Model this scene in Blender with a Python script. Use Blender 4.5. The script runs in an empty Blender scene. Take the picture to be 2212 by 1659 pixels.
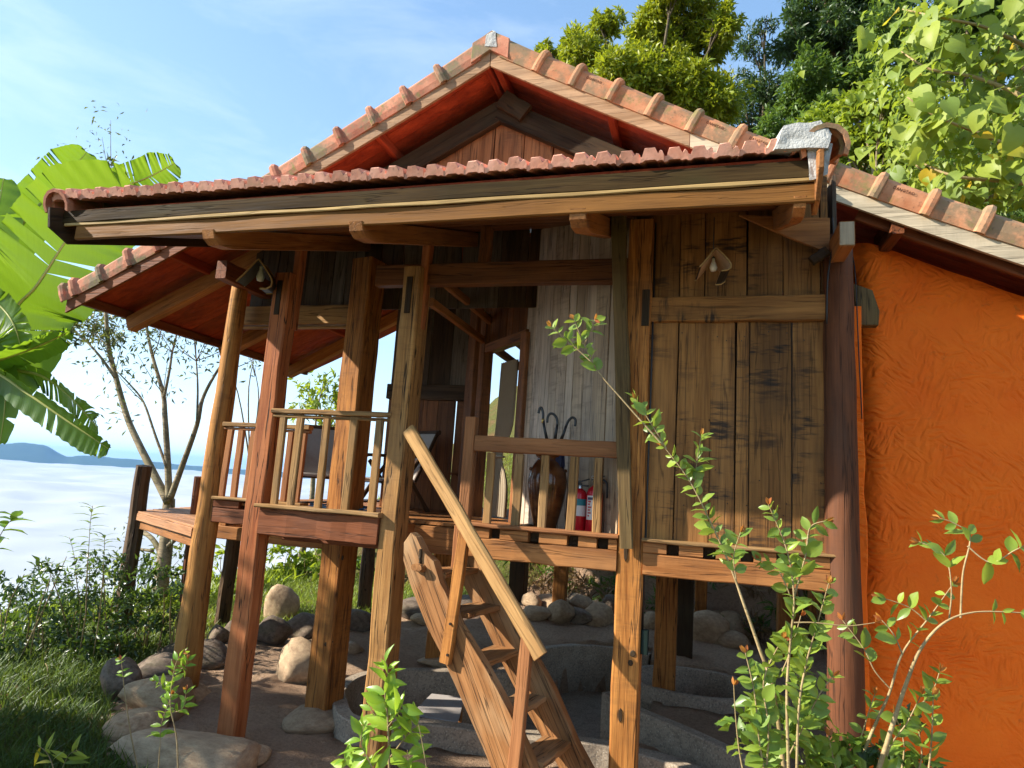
import bpy, bmesh, math, random
import numpy as np
from mathutils import Vector, Matrix, noise
random.seed(7); rng = np.random.default_rng(7)
scene = bpy.context.scene
col = scene.collection

# ------------------------------------------------------------------ camera, sky, sun, exposure
FPX, PITCH, ROLL, YAW, EYE = 1400.0, math.radians(8.9), math.radians(3.8), math.radians(16.5), 2.4
_f = Vector((-math.sin(YAW)*math.cos(PITCH), math.cos(YAW)*math.cos(PITCH), math.sin(PITCH)))
_r0 = Vector((math.cos(YAW), math.sin(YAW), 0)); _u0 = _r0.cross(_f)
_r = _r0*math.cos(ROLL) + _u0*math.sin(ROLL); _u = -_r0*math.sin(ROLL) + _u0*math.cos(ROLL)
CAM = Vector((0, 0, EYE))
cam_d = bpy.data.cameras.new('camera'); cam = bpy.data.objects.new('camera', cam_d); col.objects.link(cam)
cam_d.sensor_fit = 'HORIZONTAL'; cam_d.sensor_width = 36.0; cam_d.lens = FPX/2212*36.0
cam_d.clip_start = 0.05; cam_d.clip_end = 60000
cam.matrix_world = Matrix(((_r.x, _u.x, -_f.x, 0), (_r.y, _u.y, -_f.y, 0), (_r.z, _u.z, -_f.z, EYE), (0, 0, 0, 1)))
scene.camera = cam

SUN_AZ, SUN_EL = math.radians(68), math.radians(30)      # azimuth: left of the facade normal, behind the viewer
sdir = Vector((-math.sin(SUN_AZ)*math.cos(SUN_EL), -math.cos(SUN_AZ)*math.cos(SUN_EL), math.sin(SUN_EL)))
world = bpy.data.worlds.new('World'); scene.world = world; world.use_nodes = True
wn = world.node_tree; wn.nodes.clear()
wo = wn.nodes.new('ShaderNodeOutputWorld'); bg = wn.nodes.new('ShaderNodeBackground')
sky = wn.nodes.new('ShaderNodeTexSky'); sky.sky_type = 'NISHITA'; sky.sun_disc = False
sky.sun_elevation = SUN_EL; sky.sun_rotation = math.atan2(sdir.x, sdir.y)
sky.altitude = 2200; sky.air_density = 1.0; sky.dust_density = 0.15; sky.ozone_density = 1.4
# thin cirrus, the same all round the sky
tcw = wn.nodes.new('ShaderNodeTexCoord'); mpw = wn.nodes.new('ShaderNodeMapping'); mpw.inputs['Scale'].default_value = (1.3, 1.3, 4.2)
mpw.inputs['Rotation'].default_value = (0.2, 0.35, 0.5)
nw = wn.nodes.new('ShaderNodeTexNoise'); nw.inputs['Scale'].default_value = 2.1; nw.inputs['Detail'].default_value = 9; nw.inputs['Roughness'].default_value = 0.62
nw.inputs['Distortion'].default_value = 0.5
rw = wn.nodes.new('ShaderNodeValToRGB'); rw.color_ramp.elements[0].position = 0.46; rw.color_ramp.elements[1].position = 0.78
rw.color_ramp.elements[1].color = (0.24, 0.24, 0.24, 1)
mxw = wn.nodes.new('ShaderNodeMixRGB'); mxw.inputs[2].default_value = (2.6, 2.75, 2.85, 1)
wn.links.new(tcw.outputs['Generated'], mpw.inputs[0]); wn.links.new(mpw.outputs[0], nw.inputs['Vector']); wn.links.new(nw.outputs['Fac'], rw.inputs[0])
kd = wn.nodes.new('ShaderNodeVectorMath'); kd.operation = 'MULTIPLY_ADD'; kd.inputs[1].default_value = (.24, .24, .24); kd.inputs[2].default_value = (1, 1, 1)
dv = wn.nodes.new('ShaderNodeVectorMath'); dv.operation = 'DIVIDE'; tn = wn.nodes.new('ShaderNodeVectorMath'); tn.operation = 'MULTIPLY'; tn.inputs[1].default_value = (.88, .98, 1.04)
wn.links.new(sky.outputs[0], kd.inputs[0]); wn.links.new(sky.outputs[0], dv.inputs[0]); wn.links.new(kd.outputs[0], dv.inputs[1]); wn.links.new(dv.outputs[0], tn.inputs[0])
wn.links.new(rw.outputs[0], mxw.inputs[0]); wn.links.new(tn.outputs[0], mxw.inputs[1])
wn.links.new(mxw.outputs[0], bg.inputs[0]); bg.inputs[1].default_value = 0.15; wn.links.new(bg.outputs[0], wo.inputs[0])
sun_d = bpy.data.lights.new('sun', 'SUN'); sun = bpy.data.objects.new('sun', sun_d); col.objects.link(sun)
sun_d.energy = 2.7; sun_d.angle = math.radians(0.6); sun_d.color = (1.0, 0.93, 0.82)
sun.rotation_euler = sdir.to_track_quat('Z', 'Y').to_euler(); sun.location = (-20, -25, 30)
vs = scene.view_settings; vs.view_transform = 'Standard'; vs.look = 'None'; vs.gamma = 1.0; vs.use_curve_mapping = False; vs.exposure = 2.06
scene.cycles.max_bounces = 6; scene.cycles.diffuse_bounces = 3; scene.cycles.transparent_max_bounces = 6
scene.cycles.sample_clamp_indirect = 6.0

# ------------------------------------------------------------------ pixel -> place helpers (2212 x 1659 picture coordinates)
def ray(px, py):
    d = _f*FPX + _r*(px-1106) + _u*(829.5-py); return d.normalized()
def at(px, py, X=None, Y=None, Z=None):
    d = ray(px, py)
    if X is not None: t = X/d.x
    elif Y is not None: t = Y/d.y
    else: t = (Z-EYE)/d.z
    return CAM + d*t
def at_pl(px, py, p0, n):
    d = ray(px, py); t = (p0-CAM).dot(n)/d.dot(n); return CAM + d*t
def mpp(p):                      # metres per picture pixel at a place
    return (Vector(p)-CAM).dot(_f)/FPX

# ------------------------------------------------------------------ object helpers
W = {}
def link(o, parent=None, M=None):
    M = M or Matrix.Identity(4)
    col.objects.link(o); W[o] = M
    if parent is not None:
        o.parent = parent; o.matrix_basis = W[parent].inverted() @ M
    else: o.matrix_basis = M
    return o
def tag(o, label=None, cat=None, group=None, kind=None):
    if label: o['label'] = label
    if cat: o['category'] = cat
    if group: o['group'] = group
    if kind: o['kind'] = kind
    return o
def thing(name, loc, label, cat, group=None):
    o = bpy.data.objects.new(name, None); o.empty_display_size = 0.2
    link(o, None, Matrix.Translation(Vector(loc))); return tag(o, label, cat, group)
def mk(name, verts, faces, mat, parent=None, M=None, smooth=False, origin=None):
    me = bpy.data.meshes.new(name)
    if origin is not None:
        origin = Vector(origin); verts = [Vector(v)-origin for v in verts]; M = Matrix.Translation(origin)
    me.from_pydata([tuple(v) for v in verts], [], faces); me.update()
    if mat: me.materials.append(mat)
    if smooth: me.polygons.foreach_set('use_smooth', [True]*len(me.polygons))
    o = bpy.data.objects.new(name, me); return link(o, parent, M)
def copy_of(o, parent, M, name=None):
    c = bpy.data.objects.new(name or o.name.split('.')[0], o.data); return link(c, parent, M)
def frame(ex, up, loc):
    ex = Vector(ex).normalized(); ez = Vector(up) - ex*Vector(up).dot(ex); ez.normalize(); ey = ez.cross(ex)
    return Matrix(((ex.x, ey.x, ez.x, loc[0]), (ex.y, ey.y, ez.y, loc[1]), (ex.z, ey.z, ez.z, loc[2]), (0, 0, 0, 1)))
def beam_geo(L, w, h, ch, jit, seg, taper=1.0):
    vs_, fs = [], []
    for i in range(seg+1):
        x = -L/2 + L*i/seg; k = 1 + (taper-1)*i/seg
        jy, jz = random.gauss(0, jit), random.gauss(0, jit)
        if i in (0, seg): jy *= .3; jz *= .3
        a, b = w/2*k + random.gauss(0, jit*.6), h/2*k + random.gauss(0, jit*.6); c = min(ch, a*.6, b*.6)
        for (y, z) in ((a-c, -b), (a, -b+c), (a, b-c), (a-c, b), (-a+c, b), (-a, b-c), (-a, -b+c), (-a+c, -b)):
            vs_.append((x, y+jy, z+jz))
    for i in range(seg):
        for j in range(8):
            k = (j+1) % 8; fs.append((i*8+j, i*8+k, i*8+8+k, i*8+8+j))
    fs.append(tuple(range(7, -1, -1))); n = seg*8; fs.append(tuple(n+j for j in range(8)))
    return vs_, [tuple(reversed(f)) for f in fs]
def beam(name, a, b, w, h, mat, parent=None, up=(0, 0, 1), ch=.008, jit=.002, seg=6, taper=1.0):
    a, b = Vector(a), Vector(b); L = (b-a).length
    v, f = beam_geo(L, w, h, ch, jit, seg, taper)
    return mk(name, v, f, mat, parent, frame(b-a, up, (a+b)/2))
def post(name, x, y, z0, z1, w, d, mat, parent, rot=0, **k):
    return beam(name, (x, y, z0), (x, y, z1), w, d, mat, parent, up=(math.sin(rot), -math.cos(rot), 0), **k)
def prism(name, pts, origin, ex, ey, th, mat, parent=None):
    """flat board cut to an outline: pts in (along grain ex, across ey); thickness centred"""
    ex = Vector(ex).normalized(); ey = Vector(ey); ey = (ey - ex*ey.dot(ex)).normalized(); ez = ex.cross(ey)
    M = Matrix(((ex.x, ey.x, ez.x, origin[0]), (ex.y, ey.y, ez.y, origin[1]), (ex.z, ey.z, ez.z, origin[2]), (0, 0, 0, 1)))
    n = len(pts)
    ar = sum(pts[i][0]*pts[(i+1) % n][1]-pts[(i+1) % n][0]*pts[i][1] for i in range(n))
    if ar < 0: pts = pts[::-1]
    c = .004; cx = sum(p[0] for p in pts)/n; cy = sum(p[1] for p in pts)/n
    def ins(p):
        dx, dy = p[0]-cx, p[1]-cy; l = max(math.hypot(dx, dy), .01); return (p[0]-dx/l*c*1.3, p[1]-dy/l*c*1.3)
    q = [ins(p) for p in pts]
    v = [(p[0], p[1], th/2) for p in q] + [(p[0], p[1], th/2-c) for p in pts] + [(p[0], p[1], -th/2+c) for p in pts] + [(p[0], p[1], -th/2) for p in q]
    f = [tuple(range(n)), tuple(3*n+i for i in range(n-1, -1, -1))]
    for r in range(3):
        for i in range(n):
            j = (i+1) % n; f.append((r*n+j, r*n+i, r*n+n+i, r*n+n+j))
    return mk(name, v, f, mat, parent, M)
def tube_geo(pts, rad, ns=8, cap=True, vs_=None, fs=None):
    vs_ = [] if vs_ is None else vs_; fs = [] if fs is None else fs; base = len(vs_)
    pts = [Vector(p) for p in pts]; n = len(pts); t0 = None
    for i in range(n):
        t = (pts[min(i+1, n-1)]-pts[max(i-1, 0)]).normalized()
        if i == 0: nrm = t.orthogonal().normalized()
        else: nrm = (nrm - t*nrm.dot(t)).normalized()
        bn = t.cross(nrm); r = rad[i] if hasattr(rad, '__len__') else rad
        for k in range(ns):
            a = 2*math.pi*k/ns; vs_.append(pts[i] + nrm*math.cos(a)*r + bn*math.sin(a)*r)
    for i in range(n-1):
        for k in range(ns):
            l = (k+1) % ns; fs.append((base+i*ns+k, base+i*ns+l, base+i*ns+ns+l, base+i*ns+ns+k))
    if cap:
        fs.append(tuple(base+k for k in range(ns-1, -1, -1))); fs.append(tuple(base+(n-1)*ns+k for k in range(ns)))
    return vs_, fs
def tube(name, pts, rad, mat, parent=None, ns=8, smooth=True):
    v, f = tube_geo(pts, rad, ns); return mk(name, v, f, mat, parent, smooth=smooth, origin=pts[0])
def smooth_line(pts, k=4):
    pts = [Vector(p) for p in pts]; out = []
    for i in range(len(pts)-1):
        p0, p1, p2, p3 = pts[max(i-1, 0)], pts[i], pts[i+1], pts[min(i+2, len(pts)-1)]
        for j in range(k):
            t = j/k; out.append(.5*((2*p1)+(p2-p0)*t+(2*p0-5*p1+4*p2-p3)*t*t+(3*p1-p0-3*p2+p3)*t**3))
    out.append(pts[-1]); return out
def lathe(name, prof, mat, parent, M, ns=28, smooth=True):
    v, f = [], []
    for (r, z) in prof:
        for k in range(ns): a = 2*math.pi*k/ns; v.append((r*math.cos(a), r*math.sin(a), z))
    for i in range(len(prof)-1):
        for k in range(ns):
            l = (k+1) % ns; f.append((i*ns+k, i*ns+l, i*ns+ns+l, i*ns+ns+k))
    return mk(name, v, f, mat, parent, M, smooth)
def sm(a, b, x):
    t = min(1, max(0, (x-a)/(b-a))); return t*t*(3-2*t)

# ------------------------------------------------------------------ materials
class NT:
    def __init__(s, name):
        s.m = bpy.data.materials.new(name); s.m.use_nodes = True; s.t = s.m.node_tree; s.t.nodes.clear()
        s.out = s.n('ShaderNodeOutputMaterial'); s.b = s.n('ShaderNodeBsdfPrincipled'); s.l(s.b.outputs[0], s.out.inputs[0])
    def n(s, k, **a):
        x = s.t.nodes.new(k)
        for q, v in a.items(): setattr(x, q, v)
        return x
    def l(s, a, b): s.t.links.new(a, b)
    def put(s, sock, v):
        if hasattr(v, 'is_output'): s.l(v, sock)
        elif isinstance(v, (tuple, list)) and len(v) == 3 and sock.type == 'RGBA': sock.default_value = (*v, 1)
        else: sock.default_value = v
    def coord(s, scale=(1, 1, 1), rand=True, kind='Object'):
        tc = s.n('ShaderNodeTexCoord'); v = tc.outputs[kind]
        if rand:
            oi = s.n('ShaderNodeObjectInfo'); a = s.n('ShaderNodeVectorMath', operation='SCALE'); a.inputs[0].default_value = (37, 19, 53)
            s.l(oi.outputs['Random'], a.inputs['Scale']); b = s.n('ShaderNodeVectorMath', operation='ADD'); s.l(v, b.inputs[0]); s.l(a.outputs[0], b.inputs[1]); v = b.outputs[0]
        c = s.n('ShaderNodeVectorMath', operation='MULTIPLY'); s.l(v, c.inputs[0]); c.inputs[1].default_value = scale; return c.outputs[0]
    def noise(s, vec, scale=1, detail=5, rough=.55, dist=0):
        x = s.n('ShaderNodeTexNoise'); s.l(vec, x.inputs['Vector']); x.inputs['Scale'].default_value = scale; x.inputs['Detail'].default_value = detail
        x.inputs['Roughness'].default_value = rough; x.inputs['Distortion'].default_value = dist; return x.outputs['Fac']
    def voro(s, vec, scale=1, feature='F1', rnd=1.0):
        x = s.n('ShaderNodeTexVoronoi', feature=feature); s.l(vec, x.inputs['Vector']); x.inputs['Scale'].default_value = scale; x.inputs['Randomness'].default_value = rnd; return x.outputs['Distance']
    def ramp(s, v, *st):
        x = s.n('ShaderNodeValToRGB'); e = x.color_ramp.elements
        while len(e) < len(st): e.new(.5)
        for i, (p, c) in enumerate(st):
            e[i].position = p; e[i].color = (c, c, c, 1) if not isinstance(c, (tuple, list)) else (*c, 1)
        s.l(v, x.inputs[0]); return x.outputs[0]
    def mix(s, f, a, b, mode='MIX'):
        x = s.n('ShaderNodeMixRGB', blend_type=mode); s.put(x.inputs[0], f); s.put(x.inputs[1], a); s.put(x.inputs[2], b); return x.outputs[0]
    def math(s, op, a, b=0.0, clamp=False):
        x = s.n('ShaderNodeMath', operation=op, use_clamp=clamp); s.put(x.inputs[0], a); s.put(x.inputs[1], b); return x.outputs[0]
    def bump(s, h, strength=.3, dist=.01):
        x = s.n('ShaderNodeBump'); x.inputs['Strength'].default_value = strength; x.inputs['Distance'].default_value = dist; s.l(h, x.inputs['Height']); s.l(x.outputs[0], s.b.inputs['Normal']); return x
    def rnd(s): return s.n('ShaderNodeObjectInfo').outputs['Random']
    def fin(s, c=None, rough=None, spec=None):
        if c is not None: s.put(s.b.inputs['Base Color'], c)
        if rough is not None: s.put(s.b.inputs['Roughness'], rough)
        if spec is not None: s.put(s.b.inputs['Specular IOR Level'], spec)
        return s.m
MATS = {}
def wood(name, dark, light, stain=(.12, .10, .08), st_amt=.35, mottle=0.0, rough=.66, var=.35, crack=.6, wave=0.0, bump=.55, hue=None, spec=.14):
    wm = lambda q: (q[0]*1.03, q[1]*.93, q[2]*.74)
    dark, light, stain = wm(dark), wm(light), wm(stain)
    if hue: hue = (wm(hue[0]), wm(hue[1]))
    s = NT(name)
    A = s.noise(s.coord((.9, 10, 10)), 1, 4, .6, .4 + wave*2.5); B = s.noise(s.coord((3, 75, 75)), 1, 3, .6)
    C = s.noise(s.coord((1.4, 3, 3)), 1, 3, .6); D = s.noise(s.coord((.55, 15, 15)), 1, 3, .5, .15)
    g = s.math('ADD', s.math('MULTIPLY', A, .68), s.math('MULTIPLY', B, .32))
    c = s.mix(s.ramp(g, (.36, 0.), (.63, 1.)), dark, light)
    if hue: c = s.mix(s.rnd(), c, s.mix(s.ramp(g, (.34, 0.), (.64, 1.)), hue[0], hue[1]))
    c = s.mix(s.math('MULTIPLY', s.ramp(C, (.45, 0.), (.72, 1.)), st_amt), c, stain)
    if mottle:
        E1 = s.noise(s.coord((9, 2.2, 2.2)), 1, 4, .68); E2 = s.noise(s.coord((34, 5, 5)), 1, 2, .7); E3 = s.noise(s.coord((1.1, 2.5, 2.5)), 1, 3, .6)
        e = s.math('MULTIPLY', s.ramp(s.math('ADD', s.math('MULTIPLY', E1, .6), s.math('MULTIPLY', E2, .4)), (.5, 0.), (.6, 1.)), s.ramp(E3, (.42, 0.), (.6, 1.)))
        c = s.mix(s.math('MULTIPLY', e, mottle), c, (.035, .025, .018))
    ck = s.ramp(s.math('ABSOLUTE', s.math('SUBTRACT', D, .5)), (.004, 1.), (.016, 0.))
    c = s.mix(s.math('MULTIPLY', ck, crack), c, (.02, .013, .009))
    hs = s.n('ShaderNodeHueSaturation'); hs.inputs['Hue'].default_value = .5
    s.l(s.math('ADD', 1-var/2, s.math('MULTIPLY', s.rnd(), var)), hs.inputs['Value']); s.l(c, hs.inputs['Color']); hs.inputs['Saturation'].default_value = 1.0
    s.l(s.ramp(B, (.3, rough-.1), (.7, rough+.12)), s.b.inputs['Roughness'])
    hgt = s.math('SUBTRACT', s.math('ADD', s.math('MULTIPLY', A, .6), s.math('MULTIPLY', B, .35)), s.math('MULTIPLY', ck, .9*min(1, crack+.2)))
    s.bump(hgt, bump, .012)
    MATS[name] = s.fin(hs.outputs[0], None, spec); return MATS[name]
wood('post', (.20, .075, .02), (.48, .225, .07), (.10, .05, .025), .3, .25, wave=.6, crack=.75, var=.28)
wood('post_red', (.25, .075, .03), (.47, .19, .085), (.13, .07, .05), .35, .15, crack=.9, var=.15)
wood('post_grey', (.24, .12, .045), (.50, .29, .12), (.22, .16, .10), .45, .2, crack=.95, var=.2)
wood('log', (.27, .12, .035), (.50, .27, .095), (.14, .07, .03), .35, .35, wave=.2, var=.1)
wood('log_red', (.085, .034, .018), (.17, .07, .038), (.09, .06, .05), .4, .1, var=.1)
wood('beam', (.22, .09, .032), (.44, .21, .085), (.09, .06, .045), .45, .1, wave=.12, var=.3, crack=.35)
wood('beam_red', (.12, .04, .018), (.23, .085, .042), (.3, .22, .2), .14, .0, var=.15)
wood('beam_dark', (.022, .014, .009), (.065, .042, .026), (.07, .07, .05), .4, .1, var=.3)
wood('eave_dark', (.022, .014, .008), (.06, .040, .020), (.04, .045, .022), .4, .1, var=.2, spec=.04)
wood('fascia_brown', (.15, .068, .018), (.25, .12, .036), (.12, .06, .025), .3, 0, var=.15, crack=.2)
wood('fascia_grey', (.27, .17, .11), (.46, .31, .22), (.20, .17, .14), .45, .1, var=.25, crack=.3)
wood('fascia_pale', (.38, .34, .29), (.60, .54, .46), (.22, .22, .20), .45, .1, var=.1, crack=.3)
wood('soffit', (.20, .03, .016), (.40, .075, .035), (.12, .03, .02), .35, 0, var=.5, crack=.25)
wood('plank', (.15, .070, .024), (.34, .178, .066), (.09, .055, .03), .5, .95, var=.5, bump=.45, crack=.5)
wood('plank_grey', (.32, .24, .175), (.66, .53, .40), (.24, .21, .19), .5, .35, var=.5, rough=.42, spec=.35, bump=.4, hue=((.30, .26, .25), (.58, .53, .52)))
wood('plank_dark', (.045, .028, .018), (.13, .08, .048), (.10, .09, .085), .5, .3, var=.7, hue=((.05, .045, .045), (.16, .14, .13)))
wood('plank_brown', (.12, .05, .024), (.26, .115, .055), (.07, .035, .02), .45, .3, var=.5, rough=.45)
wood('plank_gable', (.21, .085, .04), (.38, .17, .085), (.13, .08, .06), .45, .45, var=.35)
wood('rail', (.17, .095, .04), (.36, .22, .10), (.28, .22, .15), .45, .1, var=.3)
wood('rail_red', (.22, .095, .045), (.37, .175, .085), (.16, .09, .05), .3, .0, var=.15, crack=.2)
wood('stair', (.17, .08, .034), (.34, .175, .08), (.50, .40, .28), .45, 0, wave=.5, var=.12, crack=.7)
wood('handrail', (.31, .18, .08), (.50, .32, .155), (.2, .11, .06), .3, 0, var=.1, crack=.3)
wood('deck_log', (.045, .03, .022), (.13, .085, .06), (.16, .12, .09), .4, 0, crack=1, var=.3, bump=.8)
wood('deck_board', (.30, .155, .09), (.48, .27, .17), (.3, .2, .15), .3, 0, var=.25)
wood('furniture', (.03, .018, .012), (.09, .05, .03), (.06, .04, .03), .2, 0, var=.1, rough=.4)
wood('strut', (.075, .05, .024), (.19, .135, .068), (.11, .11, .05), .5, .2, var=.1)
wood('bark', (.15, .125, .095), (.36, .31, .24), (.13, .15, .06), .5, 0, var=.2, bump=.6)
wood('bark_dark', (.06, .05, .04), (.16, .13, .10), (.09, .10, .05), .5, 0, var=.2, bump=.6)
wood('twig', (.22, .17, .10), (.40, .33, .21), (.22, .20, .09), .4, 0, var=.2, crack=0)
wood('bamboo', (.30, .21, .10), (.46, .34, .17), (.2, .12, .05), .4, 0, var=.2, crack=.2)

def plain(name, c, rough=.5, spec=.5, nscale=8, nvar=.25, bump=0, metal=0):
    s = NT(name); n = s.noise(s.coord((1, 1, 1)), nscale, 4, .6)
    cc = s.mix(n, tuple(x*(1-nvar) for x in c), tuple(min(1, x*(1+nvar)) for x in c))
    if bump: s.bump(n, bump, .01)
    s.b.inputs['Metallic'].default_value = metal
    MATS[name] = s.fin(cc, rough, spec); return MATS[name]
plain('black_plastic', (.018, .018, .018), .32); plain('red_paint', (.52, .012, .02), .25, .6, 3, .08); plain('white_label', (.72, .70, .66), .5, .4, 5, .06)
plain('teal_label', (.02, .20, .24), .5); plain('navy_label', (.03, .035, .10), .5); plain('red_print', (.45, .03, .03), .5); plain('brass', (.75, .55, .18), .35, .5, 4, .1, 0, 1)
plain('steel', (.55, .55, .55), .35, .5, 4, .1, 0, 1); plain('cable', (.012, .012, .012), .5); plain('box_green', (.006, .016, .012), .7, .2)
plain('curtain', (.36, .29, .20), .9, .1, 4, .1); plain('curtain_tie', (.5, .45, .36), .9, .1); plain('umbrella_red', (.22, .02, .03), .6); plain('umbrella_navy', (.015, .02, .07), .6)
plain('umbrella_black', (.012, .012, .014), .6); plain('lamp_outer', (.02, .017, .014), .6, .3, 20, .5, .4); plain('lamp_inner', (.42, .27, .16), .7, .3, 20, .3, .3); plain('bulb', (.8, .78, .7), .3)
plain('chair_cloth', (.38, .34, .31), .85, .2, 40, .15, .2); plain('stamp_ink', (.10, .035, .02), .9, .1); plain('mat_blue', (.05, .22, .42), .8, .2, 30, .5); plain('mat_dark', (.02, .05, .10), .8, .2, 30, .5); plain('nail', (.05, .04, .035), .5, .5, 4, .2, 0, .8)

def stone(name, a, b, moss=.0, sc=1.0):
    s = NT(name); v = s.coord((1, 1, 1)); n1 = s.noise(v, 4*sc, 7, .62); n2 = s.noise(v, 22*sc, 4, .65); n3 = s.noise(v, 1.6*sc, 3, .5)
    c = s.mix(s.ramp(n1, (.32, 0.), (.68, 1.)), a, b); c = s.mix(s.math('MULTIPLY', s.ramp(n2, (.5, 0.), (.75, 1.)), .35), c, tuple(x*.45 for x in a))
    if moss: c = s.mix(s.math('MULTIPLY', s.ramp(n3, (.5, 0.), (.68, 1.)), moss), c, (.09, .10, .03))
    hs = s.n('ShaderNodeHueSaturation'); s.l(s.math('ADD', .8, s.math('MULTIPLY', s.rnd(), .4)), hs.inputs['Value']); s.l(c, hs.inputs['Color'])
    s.bump(s.math('ADD', s.math('MULTIPLY', n1, .7), s.math('MULTIPLY', n2, .4)), .6, .03)
    MATS[name] = s.fin(hs.outputs[0], .85, .25); return MATS[name]
stone('sandstone', (.30, .20, .12), (.50, .36, .22)); stone('greystone', (.29, .185, .105), (.50, .355, .21), .12); stone('darkstone', (.10, .07, .05), (.24, .18, .13), .25)
s = NT('concrete'); v = s.coord((1, 1, 1), False); n1 = s.noise(v, 3, 6, .6); n2 = s.voro(v, 38); n3 = s.noise(v, 45, 3, .6)
c = s.mix(n1, (.26, .20, .14), (.44, .355, .26)); n4 = s.noise(v, 11, 5, .7); c = s.mix(s.math('MULTIPLY', s.ramp(n4, (.48, 0.), (.66, 1.)), .5), c, (.15, .115, .08)); c = s.mix(s.ramp(n2, (.10, .8), (.30, 0.)), c, (.56, .49, .38)); c = s.mix(s.math('MULTIPLY', s.ramp(n3, (.5, 0.), (.62, 1.)), .55), c, (.12, .10, .08))
s.bump(s.math('ADD', n3, s.math('MULTIPLY', n2, .5)), .35, .006); MATS['concrete'] = s.fin(c, .8, .3)
s = NT('mortar'); v = s.coord((1, 1, 1)); n1 = s.noise(v, 14, 6, .65); n2 = s.noise(v, 70, 3, .6)
s.bump(s.math('ADD', n1, s.math('MULTIPLY', n2, .5)), .7, .02); MATS['mortar'] = s.fin(s.mix(n1, (.30, .30, .28), (.56, .55, .51)), .95, .2)

def terracotta(name, base, light, moss=.5, lich=.5):
    s = NT(name); v = s.coord((1, 1, 1)); n1 = s.noise(v, 5, 6, .62); n2 = s.noise(v, 28, 5, .65); n3 = s.noise(v, 2.6, 4, .6); n4 = s.noise(v, 7.5, 5, .7)
    c = s.mix(s.ramp(n1, (.3, 0.), (.7, 1.)), base, light)
    hs = s.n('ShaderNodeHueSaturation'); s.l(s.math('ADD', .78, s.math('MULTIPLY', s.rnd(), .42)), hs.inputs['Value']); s.l(c, hs.inputs['Color']); c = hs.outputs[0]
    c = s.mix(s.math('MULTIPLY', s.ramp(s.math('ADD', s.math('MULTIPLY', n3, .6), s.math('MULTIPLY', n4, .4)), (.47, 0.), (.57, 1.)), lich), c, (.20, .16, .095))
    c = s.mix(s.math('MULTIPLY', s.ramp(n4, (.56, 0.), (.68, 1.)), moss), c, (.20, .21, .045))
    c = s.mix(s.math('MULTIPLY', s.ramp(n2, (.6, 0.), (.72, 1.)), .6), c, (.05, .035, .03))
    s.bump(s.math('ADD', s.math('MULTIPLY', n1, .5), s.math('MULTIPLY', n2, .5)), .5, .012)
    MATS[name] = s.fin(c, .85, .25); return MATS[name]
terracotta('tile', (.58, .23, .14), (.80, .42, .30), .10, .25); terracotta('cap_left', (.38, .125, .07), (.54, .25, .15), .65, .95); terracotta('cap_right', (.46, .17, .075), (.64, .31, .16), .5, .8)

# hand-trowelled orange plaster: patches of short comb strokes, each patch in its own direction
s = NT('plaster'); tc = s.n('ShaderNodeTexCoord').outputs['Object']
w0 = s.n('ShaderNodeTexNoise'); s.l(tc, w0.inputs['Vector']); w0.inputs['Scale'].default_value = 3.2; w0.inputs['Detail'].default_value = 2
wv = s.n('ShaderNodeVectorMath', operation='SCALE'); s.l(w0.outputs['Color'], wv.inputs[0]); wv.inputs['Scale'].default_value = .16
wa = s.n('ShaderNodeVectorMath', operation='ADD'); s.l(tc, wa.inputs[0]); s.l(wv.outputs[0], wa.inputs[1])
def strokes(rot):
    mr = s.n('ShaderNodeMapping'); mr.inputs['Rotation'].default_value = (0, rot, 0); mr.inputs['Location'].default_value = (rot*7, 0, rot*3); s.l(wa.outputs[0], mr.inputs[0])
    mm = s.n('ShaderNodeVectorMath', operation='MULTIPLY'); s.l(mr.outputs[0], mm.inputs[0]); mm.inputs[1].default_value = (7.5, 5, 30); return s.noise(mm.outputs[0], 1, 1, .4)
sel1 = s.ramp(s.noise(tc, 2.6, 2, .5), (.47, 0.), (.53, 1.)); sel2 = s.ramp(s.noise(wa.outputs[0], 3.4, 2, .5), (.5, 0.), (.56, 1.))
rr = s.mix(sel2, s.mix(sel1, strokes(.15), strokes(-.75)), strokes(1.25)); fine = s.noise(tc, 60, 3, .6); big = s.noise(tc, 2.0, 4, .6); area = s.ramp(s.noise(tc, 1.7, 2, .5), (.38, .12), (.52, 1.))
hgt = s.math('ADD', s.math('MULTIPLY', s.math('MULTIPLY', s.ramp(rr, (.34, 0.), (.66, 1.)), area), .8), s.math('ADD', s.math('MULTIPLY', fine, .25), s.math('MULTIPLY', big, 1.2)))
c = s.mix(s.ramp(big, (.3, 0.), (.7, 1.)), (.90, .140, .006), (.97, .185, .010)); c = s.mix(s.math('MULTIPLY', s.ramp(s.noise(tc, 9, 6, .7), (.60, 0.), (.72, 1.)), .4), c, (.34, .085, .02))
s.bump(hgt, .7, .026); MATS['plaster'] = s.fin(c, .8, .25)

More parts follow.
